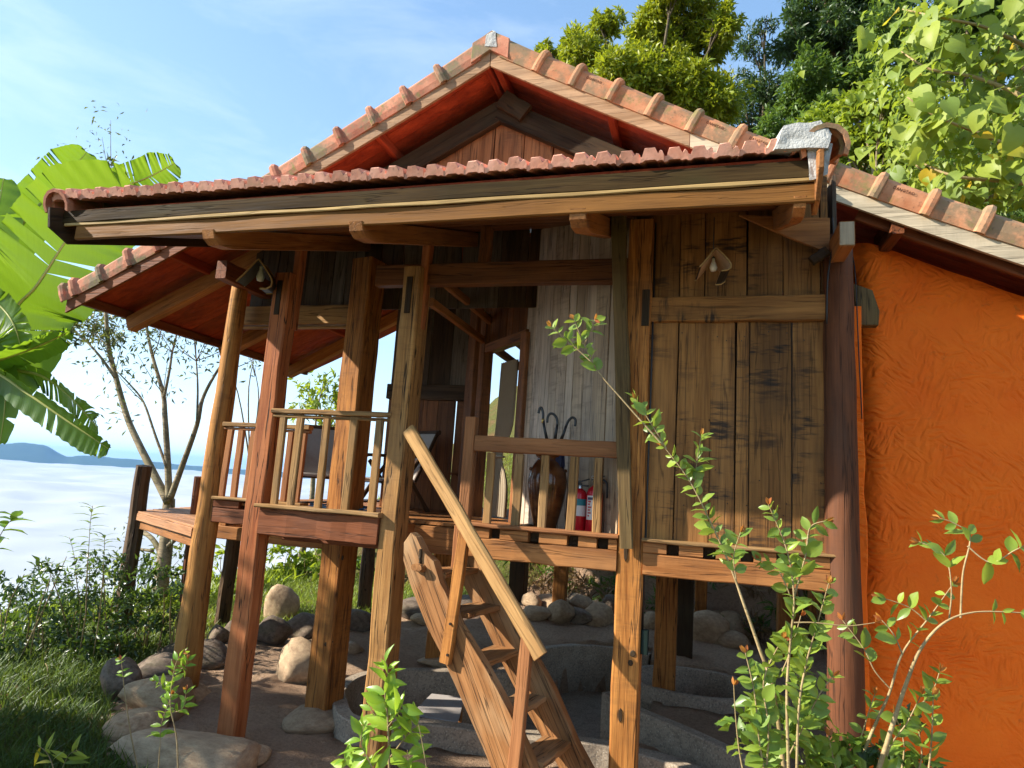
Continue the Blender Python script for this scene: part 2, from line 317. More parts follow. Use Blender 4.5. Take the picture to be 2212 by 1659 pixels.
def leafmat(name, a, b, tl=(.35, .5, .04), trans=.4, rough=.45, attr=True, yellow=0.0, spec=.4):
    s = NT(name); R = s.n('ShaderNodeAttribute', attribute_name='rnd').outputs['Fac'] if attr else s.rnd()
    c = s.mix(R, a, b); c = s.mix(s.math('MULTIPLY', s.noise(s.coord((1, 1, 1), False), 6, 3, .5), .35), c, tuple(x*.6 for x in a))
    if yellow: c = s.mix(s.ramp(R, (1-yellow, 0.), (1-yellow+.02, 1.)), c, (.55, .36, .02))
    s.fin(c, rough, spec); t = s.n('ShaderNodeBsdfTranslucent'); s.l(s.mix(.5, c, tl), t.inputs[0])
    m = s.n('ShaderNodeMixShader'); m.inputs[0].default_value = trans; s.l(s.b.outputs[0], m.inputs[1]); s.l(t.outputs[0], m.inputs[2]); s.l(m.outputs[0], s.out.inputs[0])
    MATS[name] = s.m; return s.m
leafmat('leaf_yellow', (.13, .20, .015), (.42, .43, .02), (.5, .55, .02), .4)
leafmat('leaf_dark', (.02, .045, .012), (.06, .11, .022), (.16, .28, .03), .25, .4)
leafmat('leaf_mid', (.05, .10, .02), (.14, .23, .035), (.3, .45, .03), .35)
leafmat('leaf_lime', (.14, .22, .02), (.30, .36, .03), (.5, .6, .03), .45)
leafmat('leaf_heart', (.18, .27, .05), (.42, .48, .06), (.6, .65, .05), .45, .5, False, .07)
leafmat('leaf_shrub', (.022, .05, .016), (.075, .13, .028), (.25, .4, .03), .3, .33, spec=.6)
leafmat('leaf_sparse', (.06, .08, .025), (.15, .17, .045), (.3, .35, .06), .35)
leafmat('leaf_myrtle', (.15, .26, .045), (.36, .46, .055), (.5, .6, .05), .38, .35, False, .0)
leafmat('leaf_low', (.10, .20, .03), (.28, .38, .045), (.5, .6, .05), .38, .35)
leafmat('leaf_tip', (.40, .09, .03), (.55, .28, .04), (.7, .3, .05), .4, .35, False)
leafmat('leaf_fresh', (.16, .32, .03), (.38, .54, .05), (.5, .7, .05), .4, .35, False)
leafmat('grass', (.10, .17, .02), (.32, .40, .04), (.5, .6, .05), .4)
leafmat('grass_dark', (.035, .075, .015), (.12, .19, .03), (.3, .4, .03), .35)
leafmat('dry', (.16, .09, .035), (.36, .23, .09), (.4, .25, .08), .25)
# banana blade: fine cross veins
s = NT('banana'); R = s.rnd(); v = s.coord((1, 1, 1), False); n = s.noise(s.coord((70, 1.5, 1)), 1, 2, .5); n2 = s.noise(v, 2.5, 3, .5)
c = s.mix(n, (.045, .115, .015), (.105, .21, .02)); c = s.mix(s.math('MULTIPLY', n2, .5), c, (.04, .10, .02)); s.bump(n, .4, .008); s.fin(c, .38, .5)
t = s.n('ShaderNodeBsdfTranslucent'); s.l(s.mix(.6, c, (.40, .62, .02)), t.inputs[0]); m = s.n('ShaderNodeMixShader'); m.inputs[0].default_value = .42
s.l(s.b.outputs[0], m.inputs[1]); s.l(t.outputs[0], m.inputs[2]); s.l(m.outputs[0], s.out.inputs[0]); MATS['banana'] = s.m
plain('banana_rib', (.42, .42, .10), .4, .5, 6, .2)
s = NT('glaze'); v = s.coord((1, 1, 1)); n1 = s.noise(s.coord((3, 3, 9)), 1, 5, .6); s.bump(s.noise(s.coord((4, 4, 30)), 1, 3, .5), .15, .006)
MATS['glaze'] = s.fin(s.mix(s.ramp(n1, (.35, 0.), (.7, 1.)), (.06, .02, .009), (.20, .075, .022)), .16, .6)
s = NT('fog_top'); n1 = s.noise(s.n('ShaderNodeTexCoord').outputs['Object'], .004, 6, .6); MATS['fog_top'] = s.fin(s.mix(n1, (.38, .41, .44), (.46, .475, .49)), 1.0, 0)
s = NT('far_forest'); MATS['far_forest'] = s.fin(s.mix(s.noise(s.n('ShaderNodeTexCoord').outputs['Object'], .003, 5, .6), (.03, .055, .04), (.06, .09, .05)), 1.0, 0)
# ------------------------------------------------------------------ ground, far country
def fbm(x, y, sc, oct=3):
    return noise.fractal(Vector((x*sc, y*sc, 3.7)), 1.0, 2.0, oct)
def zt0(x, y):
    z = .38*sm(8.2, 11.4, y)*sm(-6.5, -3, x)
    s = (y-12.0) + (x+2)*.45
    k = sm(-13, -5, x+.12*(y-12)); z += k*(2.4*sm(0, 1.7, s) + .62*min(60, max(0, s-1.7)))
    z += .75*sm(3.9, 2.0, y)
    d = max(0, -(x+9.3)) + max(0, y-16.5-1.7*max(0, x+9))*sm(2, -6, x)
    z -= min(.30*d + .38*max(0, d-3), 170+.004*d)
    return z
def inpoly(x, y, P):
    c = False; n = len(P)
    for i in range(n):
        x1, y1 = P[i]; x2, y2 = P[(i+1) % n]
        if (y1 > y) != (y2 > y) and x < (x2-x1)*(y-y1)/(y2-y1)+x1: c = not c
    return c
G0 = lambda px, py, z=0.0: (at(px, py, Z=z).x, at(px, py, Z=z).y)
RIM = .20
basin_pts = [(731, 1493), (757, 1466), (800, 1451), (857, 1445), (976, 1446), (1069, 1449), (1128, 1440), (1150, 1405), (1240, 1392), (1330, 1397), (1405, 1412)]
near_pts = [(731, 1493), (746, 1540), (800, 1556), (896, 1556), (991, 1566), (1137, 1588), (1244, 1596), (1320, 1606), (1420, 1632), (1520, 1668)]
right_pts = [(1311, 1494), (1385, 1533), (1480, 1572), (1590, 1624), (1700, 1690)]
basin_w = [G0(*p, RIM) for p in basin_pts]; near_w = [G0(*p, RIM) for p in near_pts]; right_w = [G0(*p, RIM+.1) for p in right_pts]
basin_poly = basin_w + [G0(1412, 1500, 0)] + right_w[:2][::-1] + near_w[7:0:-1]
bowl_c = Vector((*G0(1500, 1478, .1), 0)); bowl_rx, bowl_ry = .80, .62
sand_px = [(225, 1640), (235, 1540), (280, 1480), (330, 1440), (420, 1402), (545, 1378), (655, 1358), (790, 1340), (880, 1330), (1000, 1320), (1130, 1322), (1330, 1330), (1480, 1345), (1640, 1360)]
sand_poly = [G0(*p) for p in sand_px] + [(6.0, 13.0), (6.5, 1.5), (-2.6, 1.5), (-3.3, 3.9), (-4.0, 4.35)]
def zt(x, y, fine=True):
    z = zt0(x, y)
    if fine and -13 < x < 6 and 1 < y < 18:
        z += .035*fbm(x, y, .9) + .012*fbm(x, y, 5.0, 2)
    return z
xs = np.concatenate([-np.geomspace(30000, 13, 46), np.arange(-12.8, 4.6, .11), np.geomspace(4.7, 30000, 42)])
ys = np.concatenate([-np.geomspace(3000, 1.2, 16), np.arange(-1, 2, .5), np.arange(2.1, 14.2, .11), np.geomspace(14.4, 30000, 44)])
verts, sandv = [], []
for y in ys:
    for x in xs:
        z = zt(x, y); sd = 0.0
        if -6.5 < x < 7 and 1 < y < 13.5:
            if inpoly(x, y, sand_poly):
                sd = 1.0; z += .024*fbm(x+9, y, 3.2, 3) + .045*abs(noise.noise(Vector((x*4.2, y*4.2, 1))))
            if inpoly(x, y, basin_poly) or ((x-bowl_c.x)/bowl_rx)**2+((y-bowl_c.y)/bowl_ry)**2 < 1: z = -.62
        verts.append((x, y, z)); sandv.append(sd)
nx = len(xs); faces = [(j*nx+i, j*nx+i+1, j*nx+nx+i+1, j*nx+nx+i) for j in range(len(ys)-1) for i in range(nx-1)]
s = NT('ground'); v = s.coord((1, 1, 1), False); S = s.n('ShaderNodeAttribute', attribute_name='sand').outputs['Fac']
n1 = s.noise(v, 1.3, 6, .6); n2 = s.noise(v, 9, 5, .6); n3 = s.noise(v, 120, 3, .6); n4 = s.voro(v, 160); n5 = s.noise(v, 26, 5, .7)
sand = s.mix(s.ramp(n1, (.3, 0.), (.7, 1.)), (.38, .235, .145), (.56, .385, .245)); sand = s.mix(s.math('MULTIPLY', s.ramp(n3, (.45, 0.), (.7, 1.)), .55), sand, (.20, .13, .095)); sand = s.mix(s.math('MULTIPLY', s.ramp(n5, (.46, 0.), (.64, 1.)), .5), sand, (.19, .115, .07)); sand = s.mix(s.math('MULTIPLY', s.ramp(n4, (.1, 1.), (.3, 0.)), .25), sand, (.62, .52, .42))
soil = s.mix(n2, (.07, .075, .02), (.17, .16, .045)); soil = s.mix(s.ramp(n1, (.5, 0.), (.66, 1.)), soil, (.20, .11, .05))
edge = s.ramp(s.math('ADD', S, s.math('MULTIPLY', s.math('SUBTRACT', n2, .5), .8)), (.42, 0.), (.58, 1.))
s.bump(s.math('ADD', s.math('MULTIPLY', n2, .7), s.math('ADD', s.math('MULTIPLY', n3, .25), s.math('ADD', s.math('MULTIPLY', n4, .2), s.math('MULTIPLY', n5, .5)))), 1.0, .06); gm = s.fin(s.mix(edge, soil, sand), .95, .15)
g = mk('ground', verts, faces, gm, smooth=True); tag(g, kind='structure')
a = g.data.attributes.new('sand', 'FLOAT', 'POINT'); a.data.foreach_set('value', sandv)
def hit(px, py, lift=0.0):                      # where a view ray meets the ground
    d = ray(px, py); t = 1.0
    while t < 80:
        p = CAM + d*t
        if p.z < zt0(p.x, p.y)+lift: return p
        t += .02
    return CAM + d*80

# valley fog: one bumpy sheet of cloud tops reaching to the far ridges
AZ0, AZ1 = math.radians(-150), math.radians(75)
rr_ = np.concatenate([np.geomspace(330, 15000, 190)]); aa = np.linspace(AZ0, AZ1, 330)
vf = []
for r in rr_:
    k = min(1.0, r/2500)
    for a_ in aa:
        x, y = r*math.sin(a_), r*math.cos(a_)
        h = 9*noise.fractal(Vector((x*.004, y*.004, 0)), .9, 2.1, 4) + 42*k*noise.fractal(Vector((x*.0011, y*.0011, 5)), .9, 2.1, 4) + 10*k*abs(noise.noise(Vector((x*.0035, y*.0035, 9))))
        vf.append((x, y, -108 + h - 40*sm(520, 330, r)))
na = len(aa); ff = [(j*na+i+1, j*na+i, j*na+na+i, j*na+na+i+1) for j in range(len(rr_)-1) for i in range(na-1)]
fog = mk('valley_clouds', vf, [tuple(reversed(f)) for f in ff], MATS['fog_top'], smooth=True); tag(fog, kind='structure')
# far ridge line
pk = [(-900, 930), (-600, 948), (-350, 940), (-150, 950), (0, 959), (55, 956), (100, 962), (122, 975), (150, 988), (170, 985), (200, 984), (250, 990), (300, 993), (360, 1000), (420, 1007), (520, 1014), (700, 1024), (1000, 1044), (1500, 1080)]
Dm = 11500.0; vm = []; prof = [(-1300, -300), (-900, -110), (-450, .45), (-160, .85), (0, 1.0), (300, .9), (900, .4), (1600, -300)]
px_l = np.linspace(-900, 1500, 240)
for px in px_l:
    py = np.interp(px, [p[0] for p in pk], [p[1] for p in pk]); d = ray(px, py); d = d/math.hypot(d.x, d.y); top = EYE + d.z*Dm
    for (o, hz) in prof:
        r = Dm+o; z = hz if hz <= -100 else -150+(top+150)*hz
        z += 14*noise.fractal(Vector((px*.02, o*.004, 2)), 1, 2, 3) if 0 < hz < 1 or hz == 1.0 else 0
        vm.append((d.x*r, d.y*r, z))
np_ = len(prof); fm = [(i*np_+j, i*np_+j+1, i*np_+np_+j+1, i*np_+np_+j) for i in range(len(px_l)-1) for j in range(np_-1)]
tag(mk('mountain_ridge', vm, fm, MATS['far_forest'], smooth=True), kind='structure')

# ------------------------------------------------------------------ the stilt house
YF, YW, YV, YE, YB = 5.13, 6.22, 5.70, 3.92, 10.0
ZF = 2.03; XR = -2.15
HOUSE = thing('stilt_house', (-2, 7, 0), 'brown timber stilt house with red tiled gable roof and orange plaster end', 'house')
def zroof(x): d = abs(x-XR); return 6.81 - .56*d + .012*d*d
def nm(base, t): return base
# --- posts
def px_post(l, r, py, Y): return at(l, py, Y=Y).x, at(r, py, Y=Y).x
def tall(name, l, r, py, Y, z0, z1, d, mat, lab=None, **k):
    x0, x1 = px_post(l, r, py, Y); o = post(name, (x0+x1)/2, Y+d/2, z0, z1, x1-x0, d, mat, HOUSE, seg=14, ch=.014, jit=.004, **k)
    if lab: o['label'] = lab
    return o, (x0+x1)/2, x1-x0
p2, xP2, wP2 = tall('post', 528, 566, 1094, YF, .02, 4.28, .17, MATS['post_red'], 'reddish weathered square front post on flat stone')
p3, xP3, wP3 = tall('post', 823, 861, 1094, YF, .0, 4.30, .26, MATS['post_grey'], 'yellow grey weathered front post beside stair')
p4, xP4, wP4 = tall('post', 1324, 1382, 1400, YF-.04, .0, 4.62, .22, MATS['post'], 'orange brown front post with knots and grain')
p6, xP6, wP6 = tall('post', 682, 734, 1300, 5.95, .09, 4.72, .27, MATS['post'], rot=-.19)
for (x, w, y) in ((xP2, wP2, YF), (xP3, wP3, YF)):          # slimmer upper struts to the eave
    beam('strut', (x+w*.36, y+.15, 3.75), (x+w*.55, y+.12, 4.95), .075, .10, MATS['post_red'], HOUSE, up=(0, -1, 0))
    prism('mortise', [(0, -.028), (.34, -.028), (.34, .028), (0, .028)], (x-w*.05, y-.002, 3.86), (0, 0, 1), (1, 0, 0), .016, MATS['beam_dark'], HOUSE)
beam('strut', at(1354, 1185, Y=YF-.10), at(1336, 466, Y=YF-.10), .095, .06, MATS['strut'], HOUSE, up=(0, -1, 0), jit=.004, taper=1.25)
prism('mortise', [(0, -.03), (.30, -.03), (.30, .03), (0, .03)], (xP4+.055, YF-.042, 3.72), (0, 0, 1), (1, 0, 0), .014, MATS['beam_dark'], HOUSE)
for q in ((1352, 1190, .16, .016), (1367, 1412, .05, .022), (1362, 1432, .045, .02), (1340, 1545, .10, .016)):
    p = at(q[0], q[1], Y=YF-.042); prism('knot_hole', [(q[2]*.5*math.cos(t*.785), q[3]*math.sin(t*.785)) for t in range(8)], p, (0, 0, 1), (1, 0, 0), .012, MATS['beam_dark'], HOUSE)
for q in ((706, 1392, .05, .03), (716, 1386, .06, .018), (740, 1205, .05, .012)):
    p = at(q[0], q[1], Y=5.945); prism('knot_hole', [(q[2]*.5*math.cos(t*.785), q[3]*math.sin(t*.785)) for t in range(8)], p, (0, 0, 1), (1, 0, 0), .012, MATS['beam_dark'], HOUSE)
def round_post(name, px_b, px_t, Y, z0, z1, r0, r1, mat, lab):
    b = Vector((px_b, Y, z0)); t = Vector((px_t, Y, z1)); M = frame(t-b, (0, -1, 0), (b+t)/2); L = (t-b).length; v, f = [], []
    n = 16; ns = 20
    for i in range(n+1):
        k = i/n; r = r0+(r1-r0)*k + random.gauss(0, .002); jy, jz = random.gauss(0, .003), random.gauss(0, .003)
        for j in range(ns):
            a = 2*math.pi*j/ns; rr = r*(1+.02*noise.noise(Vector((math.cos(a)*1.5, math.sin(a)*1.5, k*9)))); v.append((-L/2+L*k, rr*math.cos(a)+jy, rr*math.sin(a)+jz))
    for i in range(n):
        for j in range(ns): l = (j+1) % ns; f.append((i*ns+j, i*ns+ns+j, i*ns+ns+l, i*ns+l))
    f.append(tuple(range(ns))); f.append(tuple(n*ns+j for j in range(ns-1, -1, -1)))
    o = mk(name, v, f, mat, HOUSE, M, True); o['label'] = lab; return o
YP1 = 5.98; xP1 = at(438, 1177, Y=YP1).x
round_post('round_post', xP1, at(516, 640, Y=YP1).x, YP1, .08, 4.62, .145, .085, MATS['log'], 'thick yellow brown round log post at left corner')
xP5 = at(1822, 1070, Y=YF).x
round_post('round_post', xP5, at(1812, 600, Y=YF).x, YF+.02, 0, 4.42, .125, .10, MATS['log_red'], 'dark red brown round post beside orange plaster')
# posts under the floor further back
def under(px, py, wpx, top, mat, Y=None, d=None):
    p = hit(px, py); w = wpx*mpp(p); return post('under_post', p.x, p.y, zt0(p.x, p.y)-.05, top, w, d or w, mat, HOUSE, seg=8, ch=.012, jit=.004)
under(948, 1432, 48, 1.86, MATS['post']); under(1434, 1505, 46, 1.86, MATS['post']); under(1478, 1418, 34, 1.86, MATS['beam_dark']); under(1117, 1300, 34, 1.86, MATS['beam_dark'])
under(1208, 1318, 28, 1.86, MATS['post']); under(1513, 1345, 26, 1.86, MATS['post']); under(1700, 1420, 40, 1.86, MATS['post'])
under(1760, 1350, 26, 1.86, MATS['post'])
# --- floor: front beams with joist pockets, boards
def joist_beam(x0, x1, y, notches, mat, ztop=2.05, h=.24, d=.10, label=None):
    zl = ztop-.085
    o = beam('floor_beam', (x0, y, (ztop-h+zl)/2), (x1, y, (ztop-h+zl)/2), d, zl-(ztop-h), mat, HOUSE, seg=8, jit=.003)
    if label: o['label'] = label
    e = [x0]
    for n_ in notches: e += [n_-.045, n_+.045]
    e.append(x1)
    for i in range(0, len(e), 2): beam('beam_lip', (e[i], y, (zl+ztop)/2+.001), (e[i+1], y, (zl+ztop)/2+.001), d-.002, ztop-zl-.002, mat, HOUSE, seg=2, jit=.001)
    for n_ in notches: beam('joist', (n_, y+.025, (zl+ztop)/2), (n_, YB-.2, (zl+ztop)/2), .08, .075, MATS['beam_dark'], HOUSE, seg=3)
xN = at(1010, 1000, Y=YF).x                                   # newel
joist_beam(xN-.02, xP4-wP4/2, YF, [at(q, 1150, Y=YF).x for q in (1072, 1156, 1240, 1304)], MATS['beam'], label='front floor beam with square joist pockets')
joist_beam(xP4+wP4/2, xP5-.10, YF, [at(q, 1205, Y=YF).x for q in (1453, 1532, 1613, 1690)], MATS['beam'])
b = beam('floor_beam', (xP2+wP2/2, YF+.02, 1.945), (xP3-wP3/2, YF+.02, 1.945), .10, .24, MATS['beam_red'], HOUSE, seg=8, jit=.003); b['label'] = 'red floor beam with pale scuffs between front posts'
beam('floor_beam', (xP2, YF+.55, 1.80), (xP3, YF+.55, 1.80), .12, .13, MATS['beam_red'], HOUSE)
beam('floor_beam', (xP3-.05, 5.62, 1.87), (xN+.1, 5.62, 1.87), .10, .24, MATS['beam'], HOUSE)
beam('floor_beam', (xP2, YF+.1, 1.9), (xP2, YW+.1, 1.9), .10, .22, MATS['beam'], HOUSE); beam('floor_beam', (xP3, YF+.2, 1.9), (xP3, 5.7, 1.9), .10, .22, MATS['beam'], HOUSE)
joist_beam(at(466, 1090, Y=5.95).x, xP2-.02, 5.95, [at(530, 1090, Y=5.95).x], MATS['beam_red'])
beam('floor_beam', (xP1-.02, YW+.03, 1.68), (xP6, YW+.03, 1.68), .10, .14, MATS['beam'], HOUSE)
beam('floor_beam', (xP1, YW, 1.85), (xP1, YB, 1.85), .12, .2, MATS['beam'], HOUSE); beam('floor_beam', (xP5, YF+.1, 1.85), (xP5, YB, 1.85), .12, .2, MATS['beam'], HOUSE)
for yy in (7.3, 8.6, 9.9): beam('floor_beam', (xP1, yy, 1.72), (xP5, yy, 1.72), .12, .16, MATS['beam_dark'], HOUSE)
# sills / battens on the beams
beam('sill', (xP2+wP2/2-.03, YF-.005, 2.078), (xP3-wP3/2+.02, YF-.005, 2.078), .15, .035, MATS['rail'], HOUSE, jit=.003, seg=8)
beam('sill', (xN-.05, YF-.01, 2.069), (xP4-wP4/2+.01, YF-.01, 2.069), .14, .034, MATS['rail_red'], HOUSE, seg=8)
beam('sill', (xP4+wP4/2-.01, YF-.01, 2.064), (xP5-.06, YF-.01, 2.064), .14, .026, MATS['rail'], HOUSE, seg=8)
beam('sill', (at(468, 1085, Y=5.95).x, 5.93, 2.068), (xP2, 5.93, 2.068), .15, .034, MATS['rail'], HOUSE, seg=6)
x = xP1-.1
while x < xP5:
    w = random.uniform(.15, .2); xc = x+w/2
    y0 = 5.95 if xc < xP2 else (YF+.1 if xc < xP3+.05 else (5.60 if xc < xN-.03 else YF+.09))
    beam('floor_board', (xc, y0, ZF-.014), (xc, YB, ZF-.014), w-.006, .026, MATS['beam'], HOUSE, seg=3, ch=.003, jit=.0008); x += w
# --- walls made of planks
def plank_wall(p0, p1, z0, ztop, widths, mat, th=.028, part='plank', skip=None, zbot=None):
    p0, p1 = Vector((p0[0], p0[1], 0)), Vector((p1[0], p1[1], 0)); L = (p1-p0).length; u = (p1-p0).normalized(); x = 0; i = 0
    while x < L-.02:
        w = min(widths[i % len(widths)]*random.uniform(.9, 1.1), L-x)
        if L-x-w < .05: w = L-x
        c = p0+u*(x+w/2)
        if not (skip and skip(x, x+w)):
            a0, a1 = p0+u*x, p0+u*(x+w); za, zb = ztop(a0), ztop(a1); zz = zbot(x, x+w) if zbot else z0
            if max(za, zb) > zz+.03:
                off = random.uniform(-.004, .004); nrm = Vector((u.y, -u.x, 0))
                tl = random.uniform(-.008, .008)
                prism(part, [(0, -w/2+.004), (0, w/2-.004), (max(.02, zb-zz), w/2-.004+tl), (max(.02, za-zz), -w/2+.004+tl)], c+nrm*off+Vector((0, 0, zz)), (0, 0, 1), u, th, mat, HOUSE)
        x += w; i += 1
zflat = lambda z: (lambda p: z)
xA, xB_ = xP4+wP4/2, xP5-.07
plank_wall((xA-.03, YF+.05), (xB_, YF+.05), 2.05, zflat(3.80), [.25, .28, .19, .10, .29, .26], MATS['plank'])
plank_wall((xA-.03, YF+.06), (xB_, YF+.06), 3.92, zflat(4.95), [.24, .20, .30, .28, .26], MATS['plank'])
w_ = beam('wall_beam', (xA-.02, YF+.03, 3.865), (xB_+.02, YF+.03, 3.865), .09, .20, MATS['plank'], HOUSE, seg=8, jit=.002)
# slanting entrance wall with a doorway
A_, B_ = Vector((xP4-.06, 5.20, 0)), Vector((-2.72, 7.44, 0)); uAB = (B_-A_).normalized(); LAB = (B_-A_).length
nAB = Vector((uAB.y, -uAB.x, 0)); nAB = nAB if nAB.y < 0 else -nAB
def dAB(px, py): p = at_pl(px, py, A_, nAB); return (p-A_).dot(uAB), p.z
d_r = dAB(1128, 900)[0]; d_l = dAB(1045, 900)[0]; zl_ = dAB(1100, 712)[1]
zl_ = 3.95
plank_wall(A_.xy, B_.xy, ZF, lambda p: 5.1, [.17, .14, .2, .16, .18, .13], MATS['plank_grey'], skip=lambda a, b: d_r-.03 < (a+b)/2 < d_l, zbot=None)
plank_wall((A_+uAB*(d_r-.10)).xy, (A_+uAB*(d_l+.15)).xy, zl_+.08, lambda p: 5.1, [.16, .13], MATS['plank_brown'])
for d, zt_, w in ((d_r-.03, zl_+.05, .13), (d_l+.06, 4.4, .14)):
    p = A_+uAB*d; beam('door_jamb', (p.x, p.y, ZF), (p.x, p.y, zt_), w, .13, MATS['plank_brown'], HOUSE, up=nAB)
pa, pb = A_+uAB*(d_r-.06), A_+uAB*(d_l+.05); beam('door_lintel', (pa.x, pa.y, zl_+.03), (pb.x, pb.y, zl_+.03), .11, .11, MATS['plank_brown'], HOUSE)
pb2 = A_+uAB*(d_l+.28); beam('door_post', (pb2.x, pb2.y, ZF), (pb2.x, pb2.y, 4.6), .22, .2, MATS['plank_brown'], HOUSE, up=nAB, seg=8)
# deep brown back wall of the veranda
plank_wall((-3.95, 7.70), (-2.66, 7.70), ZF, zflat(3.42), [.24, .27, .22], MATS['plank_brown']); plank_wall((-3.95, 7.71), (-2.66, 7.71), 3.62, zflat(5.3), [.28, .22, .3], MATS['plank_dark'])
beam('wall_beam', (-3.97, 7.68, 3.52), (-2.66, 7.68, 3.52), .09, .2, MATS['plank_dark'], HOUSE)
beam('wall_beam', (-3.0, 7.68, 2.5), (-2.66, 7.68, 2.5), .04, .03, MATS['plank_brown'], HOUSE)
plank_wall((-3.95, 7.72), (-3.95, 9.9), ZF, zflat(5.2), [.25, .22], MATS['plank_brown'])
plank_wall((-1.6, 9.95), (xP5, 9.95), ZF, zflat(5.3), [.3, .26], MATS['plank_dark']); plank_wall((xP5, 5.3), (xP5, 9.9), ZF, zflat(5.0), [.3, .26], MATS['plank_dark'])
# wall over the left bay and gable wall
xG0, xG1 = at(523, 690, Y=YW).x, xP6
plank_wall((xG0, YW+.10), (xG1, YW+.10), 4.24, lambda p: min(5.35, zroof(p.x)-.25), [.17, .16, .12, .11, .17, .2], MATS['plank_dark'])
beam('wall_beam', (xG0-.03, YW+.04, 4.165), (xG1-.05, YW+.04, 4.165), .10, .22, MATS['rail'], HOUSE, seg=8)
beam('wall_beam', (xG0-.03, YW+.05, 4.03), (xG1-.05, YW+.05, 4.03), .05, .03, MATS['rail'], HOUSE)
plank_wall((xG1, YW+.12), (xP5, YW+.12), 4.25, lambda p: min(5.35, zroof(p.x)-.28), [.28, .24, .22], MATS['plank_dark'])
plank_wall((-4.6, YW), (.35, YW), 5.15, lambda p: zroof(p.x)-.34, [.36, .33, .35], MATS['plank_gable'])
for sgn in (-1, 1):                                            # dark raking beams of the gable
    beam('gable_beam', (XR, YW-.06, zroof(XR)-.40), (XR+sgn*2.6, YW-.06, zroof(XR+sgn*2.6)-.40), .09, .24, MATS['beam_dark'], HOUSE, seg=8)
beam('gable_beam', (XR+.02, YW-.13, zroof(XR)-.30), (XR+.30, YW-.12, zroof(XR)-.50), .08, .20, MATS['beam_dark'], HOUSE)
beam('header_beam', (at(818, 590, Y=YF+.18).x, YF+.18, 4.27), (xP4, YF+.14, 4.24), .10, .20, MATS['plank_brown'], HOUSE, seg=8)
pq = at(1048, 540, Y=YF+.2); beam('king_post', (pq.x, YF+.2, 4.36), (pq.x, YF+.22, 4.72), .10, .09, MATS['plank_brown'], HOUSE, up=(0, -1, 0))
for (q0, yy) in (((930, 652), 5.55), ((963, 613), 5.7)):       # rafters lit inside the veranda
    p = at(*q0, Y=yy); beam('purlin', p, (p.x, yy+1.9, p.z), .06, .08, MATS['beam'], HOUSE)
for (qa, qb) in (((1072, 755), (1130, 797)), ((1112, 735), (1135, 752))):
    p = at(*qa, Y=7.6); beam('purlin', p, (p.x, 9.6, p.z), .07, .09, MATS['beam'], HOUSE)
# --- main roof
def slope_pts(sgn, n=7, d0=0.0, d1=5.13): return [(XR+sgn*(d0+(d1-d0)*i/n)) for i in range(n+1)]
def strip(name, sgn, y, th, zoff, h, mat, d0=0.0, d1=5.13, n=8):   # a board following the roof curve
    xs_ = slope_pts(sgn, n, d0, d1); v, f = [], []
    for x in xs_:
        z = zroof(x)+zoff
        for (yy, zz) in ((y, z), (y, z-h), (y+th, z-h), (y+th, z)): v.append((x-XR, yy-y, zz-5))
    for i in range(n):
        for j in range(4): k = (j+1) % 4; f.append((i*4+j, i*4+k, i*4+4+k, i*4+4+j))
    f.append((3, 2, 1, 0)); f.append((n*4, n*4+1, n*4+2, n*4+3))
    if sgn < 0: f = [tuple(reversed(q)) for q in f]
    return mk(name, v, f, mat, HOUSE, Matrix.Translation((XR, y, 5)))
strip('bargeboard', -1, YV, .03, 0, .17, MATS['fascia_grey'], 0.005, 3.3); strip('bargeboard', -1, YV+.002, .03, 0, .17, MATS['beam_red'], 3.305, 5.13)
strip('bargeboard', 1, YV, .03, 0, .17, MATS['fascia_grey'], 0.005, 2.0); strip('bargeboard', 1, YV, .03, 0, .17, MATS['fascia_pale'], 2.005, 5.1)
y = YV+.032
while y < YB+.5:
    w = random.uniform(.17, .22)
    for sgn in (-1, 1): strip('soffit_board', sgn, y, w-.004, -.012-random.uniform(0, .004), .02, MATS['soffit'], .01, 5.1, 6)
    y += w
for sgn in (-1, 1):
    for d in (.05, 1.25, 2.5, 3.75, 4.95):
        x = XR+sgn*d; beam('purlin', (x, YV+.034, zroof(x)-.09), (x, YB+.4, zroof(x)-.09), .07, .11, MATS['soffit'] if d < 4.9 else MATS['beam_red'], HOUSE)
    for yy in (6.42, 8.1, 9.8):
        x0, x1 = XR+sgn*.1, XR+sgn*4.9
        if yy < 6.5: x0 = XR+sgn*2.75
        if sgn > 0 and yy < 7: continue
        beam('rafter', (x0, yy, zroof(x0)-.24), (x1, yy, zroof(x1)-.24), .13, .19, MATS['beam'] if sgn < 0 else MATS['beam_dark'], HOUSE, seg=6)
# roof covering (hidden from below): ribbed tile sheet per slope
def tile_sheet(name, P, rows, colsN):
    v, f = [], []
    for j in range(rows+1):
        for i in range(colsN*4+1):
            v.append(P(i/(colsN*4), j/rows, (.0, .035, .04, .035)[i % 4]))
    n = colsN*4+1
    for j in range(rows):
        for i in range(n-1): f.append((j*n+i, j*n+i+1, j*n+n+i+1, j*n+n+i))
    o = mk(name, v, f, MATS['tile'], HOUSE); tag(o, kind='stuff'); return o
for sgn in (-1, 1):
    tile_sheet('tile_rows', lambda u, t, h: (XR+sgn*(.02+5.2*t), YV+.16+(YB+.35-YV)*u, zroof(XR+sgn*5.2*t)+.03+h+.02*((t*14) % 1)), 28, 28)
